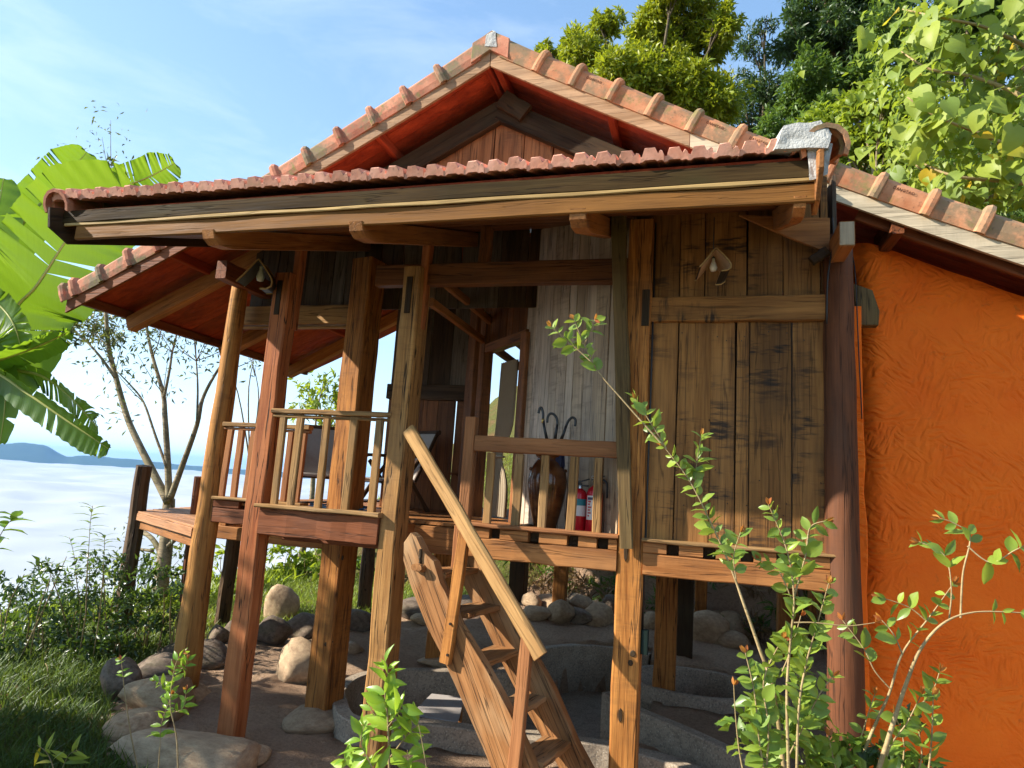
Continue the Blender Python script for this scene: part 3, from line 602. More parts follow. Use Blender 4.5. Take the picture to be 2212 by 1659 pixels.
# verge cap tiles
def cap_geo(L, front, up, back, roll=True, ns=7):
    sec = [(0, -.035), (-.012, .03), (-.012, up-.05), (.02, up-.008), (.07, up+.006), (back-.06, up-.01), (back, up-.06)]
    xs_ = [(-L/2, 1.0), (L/2-.085, .95), (L/2-.08, 1.0), (L/2-.07, 1.16), (L/2-.04, 1.23), (L/2-.008, 1.2), (L/2+.004, 1.06)] if roll else [(-L/2, 1), (L/2, 1)]
    v, f = [], []; m = len(sec)
    for (x, k) in xs_:
        for (y, z) in sec: v.append((x, back/2+(y-back/2)*k-(k-1)*.02, z*k if z > 0 else z*k))
        for (y, z) in reversed(sec): v.append((x, back/2+(y-back/2)*k*.86, z*k-.018 if z > 0 else z))
    m2 = 2*m
    for i in range(len(xs_)-1):
        for j in range(m2): l = (j+1) % m2; f.append((i*m2+j, i*m2+l, i*m2+m2+l, i*m2+m2+j))
    f.append(tuple(range(m2-1, -1, -1))); e = (len(xs_)-1)*m2; f.append(tuple(e+j for j in range(m2)))
    return v, f
capL = None
for sgn, mat, dend in ((-1, MATS['cap_left'], 5.16), (1, MATS['cap_right'], 5.1)):
    d = .14; k = 0; LT = .435
    while d < dend-.1:
        x0, x1 = XR+sgn*d, XR+sgn*min(d+.375, dend); a = Vector((x0, YV-.02, zroof(x0)+.002)); b = Vector((x1, YV-.02, zroof(x1)+.002)); L = (b-a).length+.05
        v, f = cap_geo(L, 0, .178+random.uniform(-.006, .006), .24)
        if sgn < 0: v = [(x, y, z) for (x, y, z) in v]
        ex = (b-a).normalized(); ez = Vector((0, 0, 1)); ez = (ez-ex*ez.dot(ex)).normalized(); ey = Vector((0, 1, 0)); c = (a+b)/2
        M = Matrix(((ex.x, ey.x, ez.x, c.x), (ex.y, ey.y, ez.y, c.y), (ex.z, ey.z, ez.z, c.z), (0, 0, 0, 1)))
        if sgn > 0: f = [tuple(reversed(q)) for q in f]
        Mt = M @ Matrix.Rotation(random.gauss(0, .012), 4, 'Y'); ct = mk('cap_tile', v, f, mat, HOUSE, Mt); k += 1; d += .375
        if sgn > 0 and k in (3, 6, 7, 10):          # maker's stamp pressed into the clay
            tcv = bpy.data.curves.new('stamp', 'FONT'); tcv.body = 'DANGTAO'; tcv.size = .034; tcv.align_x = 'CENTER'; tcv.extrude = .0006; 
            tmp = bpy.data.objects.new('stamp', tcv); sme = bpy.data.meshes.new_from_object(tmp); sme.materials.clear(); sme.materials.append(MATS['stamp_ink']); bpy.data.objects.remove(tmp)
            link(bpy.data.objects.new('stamp', sme), ct, Mt @ Matrix.Translation((-.03, -.0145, .085)) @ Matrix.Rotation(math.pi/2, 4, 'X'))
# mortar at the apex between the two runs
def lump(name, pts, mat, parent, M, amp=.01, sub=2, seed=0):
    bm = bmesh.new(); vv = [bm.verts.new(p) for p in pts]; bmesh.ops.convex_hull(bm, input=vv)
    bmesh.ops.triangulate(bm, faces=bm.faces[:]); bmesh.ops.subdivide_edges(bm, edges=bm.edges[:], cuts=sub, use_grid_fill=True)
    for q in bm.verts: q.co += noise.noise_vector(q.co*16+Vector((seed, 3, 1)))*amp + noise.noise_vector(q.co*45+Vector((seed, 3, 1)))*amp*.4
    me = bpy.data.meshes.new(name); bm.to_mesh(me); bm.free(); me.materials.append(mat); o = bpy.data.objects.new(name, me); return link(o, parent, M)
za = zroof(XR)
ap = [(0, .205), (.09, .15), (.20, .09), (.20, -.135), (0, -.012), (-.20, -.135), (-.20, .09), (-.09, .15)]
prism('apex_cap_tile', ap, (XR, YV+.085, za), (1, 0, 0), (0, 0, 1), .245, MATS['cap_left'], HOUSE)
lump('mortar_patch', [(-.06, -.045, .02), (.07, -.045, .0), (-.05, -.045, .15), (.05, -.045, .17), (0, -.02, .215), (0, .1, .19)], MATS['mortar'], HOUSE, Matrix.Translation((XR, YV, za+.005)), .01)
# --- front skirt roof
SL = .37; XL, XRt = at(120, 440, Y=YE).x, at(1768, 335, Y=YE).x
def zs(y, x=0): return 4.545 + SL*(y-YE) - .010*(x-XL)/(XRt-XL)*6
YT = 7.05
def skirt_tile_geo(pw, L, var):
    h = .048; th = .044; prof = [(0, 0), (.10, 0), (.22, h), (.62, h*1.05), (.74, .012), (.80, .02), (.86, .03), (.94, .026), (1.0, 0)]
    v, f = [], []; n = len(prof)
    for (y, dz) in ((0, 0), (.012, .004), (L, 0)):
        for (x, z) in prof: v.append((x*pw+random.gauss(0, var), y, z+dz+random.gauss(0, var)))
        for (x, z) in reversed(prof): v.append((x*pw, y+.0, -th*.75+(z*.25)))
    m = 2*n
    for i in range(2):
        for j in range(m): l = (j+1) % m; f.append((i*m+j, i*m+m+j, i*m+m+l, i*m+l))
    f.append(tuple(range(m))); f.append(tuple(2*m+j for j in range(m-1, -1, -1)))
    return v, f
nt = 40; pw = (XRt-XL)/nt; meshes = []
roofS = beam('skirt_roof_deck', ((XL+XRt)/2-.001, YE+.05, zs(YE+.05)-.045), ((XL+XRt)/2, YT, zs(YT)-.045), XRt-XL-.06, .016, MATS['soffit'], HOUSE, up=(0, 0, 1), seg=2, jit=0)
ang = math.atan(SL)
for i in range(nt):
    v, f = skirt_tile_geo(pw*.995, .36, .0022)
    M = Matrix.Translation((XL+i*pw, YE-.04+random.gauss(0, .006), zs(YE, XL+i*pw)+.012+random.gauss(0, .003))) @ Matrix.Rotation(ang+random.gauss(0, .012), 4, 'X')
    mk('eave_tile', v, f, MATS['tile'], HOUSE, M)
tile_sheet('tile_rows', lambda u, t, h: (XL+(XRt-XL)*u, YE+.22+(YT-YE-.22)*t, zs(YE+.22+(YT-YE-.22)*t)+h+.012+.03*(1-(t*9) % 1)), 36, nt)
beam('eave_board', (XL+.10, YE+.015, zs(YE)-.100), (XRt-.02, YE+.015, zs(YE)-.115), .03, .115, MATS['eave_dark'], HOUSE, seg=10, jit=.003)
beam('bamboo_strip', (XL+.14, YE+.008, zs(YE)-.168), (XRt-.02, YE+.008, zs(YE)-.185), .02, .028, MATS['bamboo'], HOUSE, seg=12, jit=.003)
beam('eave_board', (XL+.26, YE+.035, zs(YE)-.235), (XRt-.02, YE+.03, zs(YE)-.262), .035, .12, MATS['fascia_brown'], HOUSE, seg=10, jit=.002)
yy = YE+.13; k = 0
while yy < YT-.1:
    beam('soffit_board', (XL+.3, yy+.09, zs(yy+.09)-.255), (XRt-.04, yy+.09, zs(yy+.09)-.268), .018+.165, .02, MATS['fascia_brown'] if k < 3 else MATS['plank_brown'], HOUSE, up=(0, -SL, 1), seg=4, jit=.001); yy += .19; k += 1
def raft(x, w=.11, h=.15, yb=YT-.05, lab=None):
    L = (yb-YE)/math.cos(ang); y0 = YE+.06
    prism('skirt_rafter', [(0, h*.55), (.0, h), (L, h), (L, 0), (.2, 0), (.05, h*.2)], (x, y0, zs(y0)-.285-h/math.cos(ang)), (0, math.cos(ang), math.sin(ang)), (0, 0, 1), w, MATS['beam'], HOUSE)
for pxx, yq in ((449, 0), (762, 0), (1234, 0)): raft(at(pxx, 480, Y=YE+.05).x+.045)
raft(XRt-.10, .07)
# rake boards and rake caps at both ends of the skirt
for x, s_ in ((XL+.10, -1), (XRt-.005, 1)):
    L = (YT-YE)/math.cos(ang)
    prism('rake_board', [(-.02, .30), (-.05, .14), (.10, .0), (L, .0), (L, .30)] if s_ < 0 else [(-.04, .30), (-.06, .20), (.02, .02), (.12, -.06), (.2, .06), (L, .06), (L, .3)], (x, YE+.0, zs(YE)-.34), (0, math.cos(ang), math.sin(ang)), (0, 0, 1), .03, MATS['beam_dark'] if s_ < 0 else MATS['beam'], HOUSE)
    t_ = 0.0; k = 0
    while t_ < L-.6:
        v, f = [], []; R_ = .115
        for (yy, kk) in ((0, 1.18), (.06, 1.2), (.07, 1.0), (.40, .95)):
            for j in range(9):
                a = math.radians(-25+j*230/8); v.append((-math.cos(a)*R_*kk*1.0, yy, math.sin(a)*R_*kk))
            for j in range(8, -1, -1):
                a = math.radians(-25+j*230/8); v.append((-math.cos(a)*R_*kk*.80, yy, math.sin(a)*R_*kk*.8))
        for i in range(3):
            for j in range(18): l = (j+1) % 18; f.append((i*18+l, i*18+j, i*18+18+j, i*18+18+l))
        f.append(tuple(range(18))); f.append(tuple(54+j for j in range(17, -1, -1)))
        M = Matrix.Translation((x+s_*.035, YE-.05+t_*math.cos(ang), zs(YE-.05+t_*math.cos(ang))+.0+.008)) @ Matrix.Rotation(ang-.02, 4, 'X')
        mk('rake_cap_tile', v, [tuple(reversed(q)) for q in f], MATS['cap_left'] if s_ < 0 else MATS['cap_right'], HOUSE, M, smooth=False); t_ += .36; k += 1
lump('mortar_plug', [(-.22, -.02, -.005), (.07, -.03, -.03), (-.17, -.03, .135), (.03, -.03, .15), (.09, -.02, .06), (-.26, .10, .02), (.08, .2, .06), (-.16, .2, .17), (.04, .2, .18)], MATS['mortar'], HOUSE, Matrix.Translation((XRt-.03, YE-.05, zs(YE)-.005)), .012, 4, 2)
lump('mortar_plug', [(-.05, 0, -.20), (.04, 0, -.17), (-.06, 0, .02), (.07, 0, .02), (-.05, .07, -.1), (.07, .1, 0)], MATS['mortar'], HOUSE, Matrix.Translation((XRt+.0, YE-.04, zs(YE)-.01)), .012, 3, 5)
# tie beam ends, braces
p = at(1829, 478, Y=4.72); beam('tie_beam', (p.x, 4.72, p.z-.09), (p.x, 6.3, p.z-.09), .10, .18, MATS['beam'], HOUSE)
prism('beam_end', [(0, -.046), (.168, -.046), (.168, .046), (0, .046)], (p.x, 4.716, p.z-.174), (0, 0, 1), (1, 0, 0), .006, MATS['fascia_pale'], HOUSE)
p = at(478, 582, Y=5.55); beam('tie_beam', (p.x, 5.55, p.z), (p.x+.02, 6.6, p.z), .13, .2, MATS['beam_red'], HOUSE)
o = at(1596, 466, Y=YF-.05); q1 = at(1792, 472, Y=YF-.05); q2 = at(1792, 548, Y=YF-.05); q3 = at(1700, 505, Y=YF-.05)
prism('brace_board', [(0, 0), (q1.x-o.x, q1.z-o.z), (q2.x-o.x, q2.z-o.z), (q3.x-o.x, q3.z-o.z-.03)], o, (1, 0, 0), (0, 0, 1), .03, MATS['beam'], HOUSE)
p = at(1772, 556, Y=YF-.09); beam('peg', (p.x-.06, p.y, p.z-.03), (p.x+.05, p.y, p.z+.05), .05, .07, MATS['beam_dark'], HOUSE)
# --- orange plaster end of the house
px0 = at(1862, 900, Y=6.12).x; v, f = [], []; YP = 6.12
nxp, nzp = 46, 70; wall_x = []
for i in range(nxp+1): wall_x.append(px0 + (5.6-px0)*(i/nxp)**1.6)
for j in range(nzp+1):
    for i in range(nxp+1):
        x = wall_x[i]; e = x-px0; yy = YP + .16*max(0, 1-e/.16)**2.2
        top = min(5.6, zroof(min(x, 2.9))-.20) + .02*noise.noise(Vector((x*3, 1, 0))); z = -.1+(top+.1)*j/nzp
        bulge = .02*noise.noise(Vector((x*1.3, z*1.3, 4))) + .008*noise.noise(Vector((x*4, z*4, 2)))
        k = max(0, (z-top+.25)/.25)
        v.append((x + (.05*noise.noise(Vector((z*2.2, 3, 3))) if i == 0 else 0) , yy + bulge + .05*k*k, z))
n = nxp+1
for j in range(nzp):
    for i in range(nxp): f.append((j*n+i, j*n+i+1, j*n+n+i+1, j*n+n+i))
b0 = len(v)
for j in range(nzp+1): v.append((px0+.03, YP+.5, v[j*n][2]))
for j in range(nzp): f.append((j*n, j*n+n, b0+j+1, b0+j))
pw_ = mk('plaster_wall', v, f, MATS['plaster'], HOUSE, smooth=True); pw_['label'] = 'bright orange hand trowelled plaster wall'
x1 = at(1846, 900, Y=5.75).x; x2 = at(1864, 900, Y=5.75).x
st = beam('plaster_edge', ((x1+x2)/2, 5.78, .0), ((x1+x2)/2-.01, 5.78, 4.05), .09, .06, MATS['plaster'], HOUSE, up=(0, -1, 0), jit=.006, seg=16)
pA = at(1868, 640, Y=5.85); prism('timber_stub', [(0, -.07), (.36, -.09), (.30, .05), (.12, .10), (0, .09)], (pA.x, 5.86, pA.z-.26), (0, 0, 1), (1, 0, 0), .10, MATS['strut'], HOUSE)
beam('rafter', (1.25, YV+.14, zroof(1.25)-.16), (3.0, YV+.14, zroof(3.0)-.16), .05, .10, MATS['beam_red'], HOUSE)
beam('purlin', (at(1940, 440, Y=5.72).x, 5.74, zroof(1.5)-.16), (at(1940, 440, Y=5.72).x, 6.3, zroof(1.5)-.16), .09, .20, MATS['beam_red'], HOUSE)
# --- railings
def railing(pa, pb, ztop, zb, n, mtop, mbal, bw=.055, under=True, ht=.045, dt=.09, offs=None):
    pa, pb = Vector(pa), Vector(pb); u = (pb-pa).normalized()
    r = beam('railing', (pa.x, pa.y, ztop-ht/2), (pb.x, pb.y, ztop-ht/2), dt, ht, mtop, HOUSE, seg=8, jit=.002)
    if under: beam('lower_strip', (pa.x, pa.y, ztop-ht-.022), (pb.x, pb.y, ztop-ht-.022), dt*.5, .03, mbal, r, seg=4)
    L = (pb-pa).length
    for i in range(n):
        d = offs[i]*L if offs else L*(i+.5)/n; c = pa+u*d
        beam('baluster', (c.x, c.y, zb), (c.x+random.gauss(0, .006), c.y, ztop-ht-.005), bw*random.uniform(.9, 1.1), .04, mbal, r, up=(u.y, -u.x, 0), seg=3)
    return r
railing((xP2+wP2/2-.02, YF+.03), (xP3-wP3/2+.02, YF+.03), 2.965, 2.09, 5, MATS['rail'], MATS['rail'], .074, offs=[.10, .24, .47, .69, .90])['label'] = 'weathered pale railing between two front posts'
railing((xN+.05, YF+.02), (xP4-wP4/2, YF+.02), 2.795, 2.085, 5, MATS['rail_red'], MATS['rail'], .07, under=False, ht=.13, dt=.06, offs=[.12, .32, .50, .69, .86])['label'] = 'reddish brown railing in front of clay jar'
railing((at(482, 920, Y=5.9).x, 5.93), (xP2-.02, 5.93), 2.88, 2.085, 7, MATS['rail'], MATS['rail_red'], .07)
railing((xP2+.1, YW+.1), (xP6-.05, YW+.1), 2.86, 2.05, 4, MATS['rail'], MATS['rail_red'], .06)
beam('newel_post', (xN, YF+.03, 1.95), (xN, YF+.03, 2.95), .095, .09, MATS['rail_red'], HOUSE, up=(0, -1, 0), seg=6)
beam('newel_post', (xN-.06, YF+.12, 1.70), (xN-.06, YF+.12, 2.06), .09, .09, MATS['rail_red'], HOUSE, up=(0, -1, 0))
# --- electric box and cable on the post
px_ = xP4+wP4/2+.012
boxo = beam('junction_box', (px_+.02, YF+.0, 1.24), (px_+.02, YF+.0, 1.41), .055, .05, MATS['box_green'], HOUSE, up=(0, -1, 0), jit=0, seg=1)
tube('conduit', [(px_, YF+.0, 1.41), (px_, YF+.0, 1.9), (px_+.003, YF+.005, 3.2), (px_, YF+.0, 4.6)], .008, MATS['cable'], HOUSE, 6)
c0 = [at(1842, 555, Y=5.6), at(1848, 600, Y=5.68), at(1855, 760, Y=5.72), at(1860, 860, Y=5.72), at(1862, 905, Y=5.74)]
tube('hanging_wire', smooth_line(c0), .005, MATS['cable'], HOUSE, 5)
c1 = [at(1798, 470, Y=5.0), at(1800, 520, Y=5.0), at(1788, 600, Y=5.0), at(1786, 700, Y=5.02)]
tube('hanging_wire', smooth_line(c1), .006, MATS['cable'], HOUSE, 5)
# nail heads in the plank wall
for q in range(40):
    xx = random.uniform(xA, xB_); zz = random.choice([2.35, 3.65, 3.0, 2.6])+random.gauss(0, .03)
    prism('nail_head', [(.005*math.cos(t*1.05), .005*math.sin(t*1.05)) for t in range(6)], (xx, YF+.033, zz), (0, 0, 1), (1, 0, 0), .006, MATS['nail'], HOUSE)
# ------------------------------------------------------------------ staircase
nS = Vector((.22, .975, 0)).normalized(); uS = Vector((nS.y, -nS.x, 0)); S0 = Vector((-2.2, 4.95, 0)); S1 = S0 + nS*.55
STAIR = thing('wooden_staircase', (-1.4, 4.9, 0), 'steep weathered plank staircase with slanting handrail below the veranda', 'staircase')
def stringer(name, pxs, p0, th, mat):
    P3 = [at_pl(a, b, p0, nS) for (a, b) in pxs]; ex = (P3[len(P3)//2]-P3[0]); top = max(P3, key=lambda q: q.z); bot = min(P3, key=lambda q: q.z); ex = (bot-top).normalized()
    ey = nS.cross(ex); o = sum(P3, Vector())/len(P3)
    return prism(name, [((q-o).dot(ex), (q-o).dot(ey)) for q in P3], o, ex, ey, th, mat, STAIR)
stringer('stringer', [(894, 1150), (906, 1160), (920, 1190), (943, 1212), (957, 1258), (980, 1299), (997, 1346), (1020, 1385), (1050, 1432), (1082, 1490), (1113, 1549), (1160, 1658), (1226, 1808), (1135, 1815), (1070, 1659), (1034, 1576), (995, 1490), (956, 1404), (929, 1353), (908, 1300), (894, 1265), (878, 1209), (879, 1172)], S0, .085, MATS['stair'])
stringer('stringer', [(1012, 1162), (1060, 1232), (1124, 1353), (1199, 1486), (1249, 1603), (1281, 1662), (1350, 1800), (1280, 1810), (1214, 1659), (1183, 1603), (1144, 1537), (1093, 1439), (1050, 1346), (1003, 1256), (985, 1200)], S1, .075, MATS['stair'])
for (a, b) in ((1038, 1232), (1085, 1312), (1124, 1408), (1185, 1508), (1238, 1606), (1292, 1712)):
    q = at_pl(a, b, S1, nS); f0 = q - nS*.515 + uS*0; f1 = q - nS*.035
    beam('tread', f0 - uS*.115, f1 - uS*.115, .23, .042, MATS['stair'], STAIR, up=(0, 0, 1), jit=.003, ch=.006)
S2 = S0 - nS*.075
beam('handrail', at_pl(889, 928, S2, nS)-uS*.03, at_pl(1168, 1418, S2, nS), .055, .115, MATS['handrail'], STAIR, up=(0, 0, 1), ch=.022, seg=10)
for (a, b) in (((1006, 1140), (962, 1432)), ((1141, 1366), (1106, 1720))):
    beam('handrail_post', at_pl(*b, S2, nS), at_pl(*a, S2, nS), .088, .05, MATS['rail_red'] if a[0] > 1100 else MATS['post'], STAIR, up=-nS, ch=.006)
q = at_pl(906, 1226, S0-nS*.07, nS); beam('peg', q-nS*.04, q+nS*.10, .095, .055, MATS['stair'], STAIR, jit=.004, ch=.015)
q2 = at_pl(908, 1200, S0-nS*.052, nS); beam('peg_slot', q2-Vector((0, 0, .06)), q2+Vector((0, 0, .05)), .022, .02, MATS['beam_dark'], STAIR, up=-nS)
q = at_pl(967, 1415, S2-nS*.03, nS)
for dz in (0, .22): 
    qq = q + Vector((0, 0, dz)) + uS*.012*dz; beam('bolt', qq-nS*.008, qq+nS*.02, .02, .02, MATS['nail'], STAIR, up=(0, 0, 1), seg=1)

# ------------------------------------------------------------------ concrete basin and bowl under the floor
def curve_wall(name, P, z0, z1, th, parent, closed=False):
    L = smooth_line([Vector((p[0], p[1], 0)) for p in P], 5); v, f = [], []; n = len(L); c = .012
    for i, p in enumerate(L):
        t = (L[min(i+1, n-1)]-L[max(i-1, 0)]) if not closed else (L[(i+1) % n]-L[i-1])
        t.normalize(); nn = Vector((-t.y, t.x, 0))
        for (o, z) in ((-th/2, z0), (-th/2, z1-c), (-th/2+c, z1), (th/2-c, z1), (th/2, z1-c), (th/2, z0)): v.append((p.x+nn.x*o, p.y+nn.y*o, z))
    for i in range(n-1):
        for j in range(5): f.append((i*6+j, i*6+j+1, i*6+7+j, i*6+6+j))
    f.append((0, 1, 2, 3, 4, 5)); f.append(tuple((n-1)*6+j for j in (5, 4, 3, 2, 1, 0)))
    return mk(name, v, f, MATS['concrete'], parent, origin=(L[0].x, L[0].y, 0))
BASIN = thing('concrete_basin', (-1.9, 7.2, -.45), 'grey concrete sunken basin with curved rim under the veranda', 'basin')
curve_wall('rim_wall', basin_w, -.5, RIM, .13, BASIN); curve_wall('rim_wall', near_w, -.5, RIM, .15, BASIN); curve_wall('rim_wall', right_w, -.5, RIM+.1, .13, BASIN)
fl = [(p[0], p[1], -.42) for p in basin_poly]; mk('basin_floor', fl, [tuple(range(len(fl)))], MATS['concrete'], BASIN)
curve_wall('step', [G0(1330, 1640, .0), G0(1420, 1655, .0), G0(1520, 1690, .0)], -.2, .10, .16, BASIN)
BOWL = thing('concrete_bowl', (bowl_c.x, bowl_c.y, -.4), 'round grey concrete tub half hidden behind the leafy shrub', 'tub')
v, f = [], []; ns = 40; pr = [(1.0, -.05), (1.0, .12), (.97, .14), (.90, .14), (.87, .12), (.84, -.15), (.70, -.33), (.35, -.38), (.0, -.38)]
for (k, z) in pr:
    for j in range(ns): a = 2*math.pi*j/ns; v.append((k*(bowl_rx+.06)*math.cos(a), k*(bowl_ry+.06)*math.sin(a), z))
for i in range(len(pr)-1):
    for j in range(ns): l = (j+1) % ns; f.append((i*ns+j, i*ns+l, i*ns+ns+l, i*ns+ns+j))
mk('bowl_shell', v, f, MATS['concrete'], BOWL, Matrix.Translation((bowl_c.x, bowl_c.y, 0)), True)
TABLE = thing('low_table', (-2.6, 6.9, -.42), 'small low board table standing inside the concrete basin', 'table')
tc_ = [at(a, b, Z=.03) for (a, b) in ((932, 1500), (1004, 1508), (989, 1563), (888, 1543))]; o = sum(tc_, Vector())/4
prism('table_top', [((q-o).x, (q-o).y) for q in tc_], o, (1, 0, 0), (0, 1, 0), .022, MATS['chair_cloth'], TABLE)
for q in tc_: d = (o-q)*.14; beam('leg', (q.x+d.x, q.y+d.y, -.42), (q.x+d.x, q.y+d.y, .018), .035, .035, MATS['beam'], TABLE, up=(0, -1, 0), seg=2)

# ------------------------------------------------------------------ things on the veranda
JP = at(1177, 1140, Y=5.50)
JAR = thing('clay_jar', (JP.x, 5.50, ZF), 'tall brown glazed clay jar holding umbrellas behind the railing', 'jar'); MJ = Matrix.Translation((JP.x, 5.50, ZF))
lathe('body', [(0, .003), (.085, .003), (.09, .01), (.10, .06), (.125, .16), (.150, .27), (.166, .38), (.168, .44), (.155, .51), (.125, .57), (.102, .60), (.096, .625), (.112, .64), (.118, .655), (.112, .668), (.094, .668), (.088, .63), (.08, .58)], MATS['glaze'], JAR, MJ, 32)
for k in range(4):
    a = k*1.571+.3; lathe('lug', [(0, -.016), (.012, -.012), (.016, 0), (.012, .012), (0, .016)], MATS['glaze'], JAR, MJ @ Matrix.Translation((.150*math.cos(a), .150*math.sin(a), .525)), 8)
def umbrella(pxs, hook, mat, lab, tilt_px):
    top = [at(a, b, Y=5.48) for (a, b) in pxs]; hk = [at(a, b, Y=5.48) for (a, b) in hook]
    base = Vector((JP.x+(top[0].x-JP.x)*.35, 5.52, ZF+.05)); t = thing('umbrella', base, lab, 'umbrella', 'umbrellas in the clay jar')
    tube('shaft', [base, top[0]], .006, MATS['steel'], t, 6)
    tube('handle', smooth_line([top[-1]]+hk, 5), .0115, MATS['black_plastic'], t, 8); tube('neck', top, [.016]+[.012]*(len(top)-1), MATS['black_plastic'], t, 8)
    if 'gold' in lab: tube('collar', [top[-1]-Vector((0, 0, .035)), top[-1]-Vector((0, 0, .0))], .0135, MATS['brass'], t, 8)
    c = top[0]; d = (base-c).normalized(); L = (base-c).length; v, f = [], []; nn = 14; prof = [(0, .014), (.06, .022), (.2, .04), (.3, .05), (.6, .03), (1, .008)]
    M = frame(-d, (0, -1, 0), c)
    for (k, r) in prof:
        for j in range(nn): a = 2*math.pi*j/nn; rr = r*(1+.28*(j % 2)); v.append((-k*L*.98, rr*math.cos(a), rr*math.sin(a)))
    for i in range(len(prof)-1):
        for j in range(nn): l = (j+1) % nn; f.append((i*nn+j, i*nn+l, i*nn+nn+l, i*nn+nn+j))
    mk('folded_canopy', v, f, mat, t, M)
umbrella([(1182, 952), (1177, 930), (1173, 905)], [(1173, 893), (1170, 882), (1166, 882), (1163, 893)], MATS['umbrella_black'], 'black umbrella with gold ring under its crook handle in the jar', 0)
umbrella([(1199, 950), (1201, 935), (1204, 918)], [(1203, 905), (1196, 895), (1188, 894), (1183, 902), (1182, 913)], MATS['umbrella_red'], 'dark red umbrella, middle one of the three in the jar', 0)
umbrella([(1212, 950), (1218, 935), (1223, 920)], [(1228, 909), (1236, 902), (1243, 907), (1242, 921)], MATS['umbrella_navy'], 'navy umbrella leaning right with crook handle in the jar', 0)
def extinguisher(px, py, Y, r, h, lab, big):
    p = at(px, py, Y=Y); base = Vector((p.x, Y, ZF)); t = thing('fire_extinguisher', base, lab, 'fire extinguisher', 'fire extinguishers on the veranda'); M = Matrix.Translation(base)
    lathe('cylinder', [(0, .002), (r*.93, .002), (r, .012), (r, h*.80), (r*.97, h*.86), (r*.80, h*.93), (r*.5, h*.975), (r*.3, h)], MATS['red_paint'], t, M, 28)
    lathe('valve', [(r*.3, h-.004), (r*.3, h+.018), (.016, h+.022), (.016, h+.045), (0, h+.045)], MATS['steel'], t, M, 14)
    c = base+Vector((0, 0, h+.045)); beam('lever', c+Vector((-.025, -.005, .0)), c+Vector((.075, -.02, .035)), .02, .012, MATS['black_plastic'], t, seg=2); beam('carry_handle', c+Vector((-.015, -.005, -.012)), c+Vector((.07, -.02, -.022)), .02, .012, MATS['black_plastic'], t, seg=2)
    if big: hs = [c+Vector((.0, 0, -.01)), c+Vector((.06, -.02, .005)), c+Vector((.10, -.03, -.03)), c+Vector((.105, -.03, -.14))]
    else: hs = [c+Vector((0, 0, -.01)), c+Vector((-.04, -.02, -.012)), c+Vector((-.066, -.03, -.06)), c+Vector((-.066, -.035, -.25)), c+Vector((-.06, -.035, -.3))]
    tube('hose', smooth_line(hs), .009, MATS['cable'], t, 8)
    if not big: tube('nozzle', [hs[-1], hs[-1]+Vector((.004, 0, -.09))], [.014, .018], MATS['black_plastic'], t, 8)
    tube('pull_ring', [c+Vector((.012*math.cos(a*.7)-.02, -.012, .02+.012*math.sin(a*.7))) for a in range(10)], .0022, MATS['steel'], t, 5)
    def patch(name, a0, a1, z0, z1, mat, dr):
        v = []; n = 8
        for i in range(n+1):
            a = math.radians(a0+(a1-a0)*i/n); v += [((r+dr)*math.sin(a), -(r+dr)*math.cos(a), z0), ((r+dr)*math.sin(a), -(r+dr)*math.cos(a), z1)]
        return mk(name, v, [(2*i, 2*i+2, 2*i+3, 2*i+1) for i in range(n)], mat, lb if name != 'label_sheet' else t, M)
    lb = None
    if not big: lb = patch('label_sheet', -20, 62, h*.42, h*.78, MATS['white_label'], .0012); patch('label_band', -20, 62, h*.64, h*.78, MATS['teal_label'], .0022)
    else:
        lb = patch('label_sheet', -52, 62, h*.34, h*.80, MATS['white_label'], .0012); patch('label_band', -45, 40, h*.72, h*.77, MATS['navy_label'], .0022)
        for k, (a0, zz) in enumerate(((-40, .40), (-40, .455), (-40, .51), (-40, .565), (-40, .62), (-40, .672))): patch('label_print', a0, a0+(15, 26, 20, 28, 18, 24)[k], h*zz, h*(zz+.03), MATS['red_print'], .0022)
        patch('label_print', 30, 55, h*.4, h*.7, MATS['red_print'], .0022)
extinguisher(1249, 1150, 5.40, .062, .385, 'red fire extinguisher with teal and white label, nearer the jar', False)
extinguisher(1281, 1154, 5.34, .066, .415, 'larger red fire extinguisher with printed label and raised black hose', True)
# curtain in the doorway
CT = thing('curtain', (A_+uAB*((d_r+d_l)/2)), 'beige curtain tied back in the dark doorway', 'curtain')
def pt(px, z, off): 
    p = at_pl(px, 950, A_+(-nAB)*off, nAB); d = (p-A_-(-nAB)*off).dot(uAB); q = A_+(-nAB)*off+uAB*d; return Vector((q.x, q.y, z))
v, f = [], []; nr, nc = 26, 40; q0, q1 = pt(1112, 2, .16), pt(1062, 2, .16); wu = (q1-q0)
for i in range(nr+1):
    k = i/nr; z = 3.82-(3.82-2.05)*k; tie = math.exp(-((z-2.72)/.22)**2); wid = .62*(1-.42*tie)+.10*k; cen = .42+.2*tie+.12*k
    for j in range(nc+1):
        s_ = j/nc-.5; amp = .025*(1-.6*tie); off = amp*math.sin(j*1.25+.6*math.sin(k*5))
        p = q0 + wu*(cen+s_*wid) + (-nAB)*off; v.append((p.x, p.y, z))
for i in range(nr):
    for j in range(nc): f.append((i*(nc+1)+j, i*(nc+1)+j+1, (i+1)*(nc+1)+j+1, (i+1)*(nc+1)+j))
mk('curtain_cloth', v, f, MATS['curtain'], CT, smooth=True)
pt_c = q0+wu*.6; tube('tie_band', [Vector((pt_c.x+.075*math.cos(a*.6)*uAB.x-.045*math.sin(a*.6)*nAB.x, pt_c.y+.075*math.cos(a*.6)*uAB.y-.045*math.sin(a*.6)*nAB.y, 2.72)) for a in range(12)], .012, MATS['curtain_tie'], CT, 6)
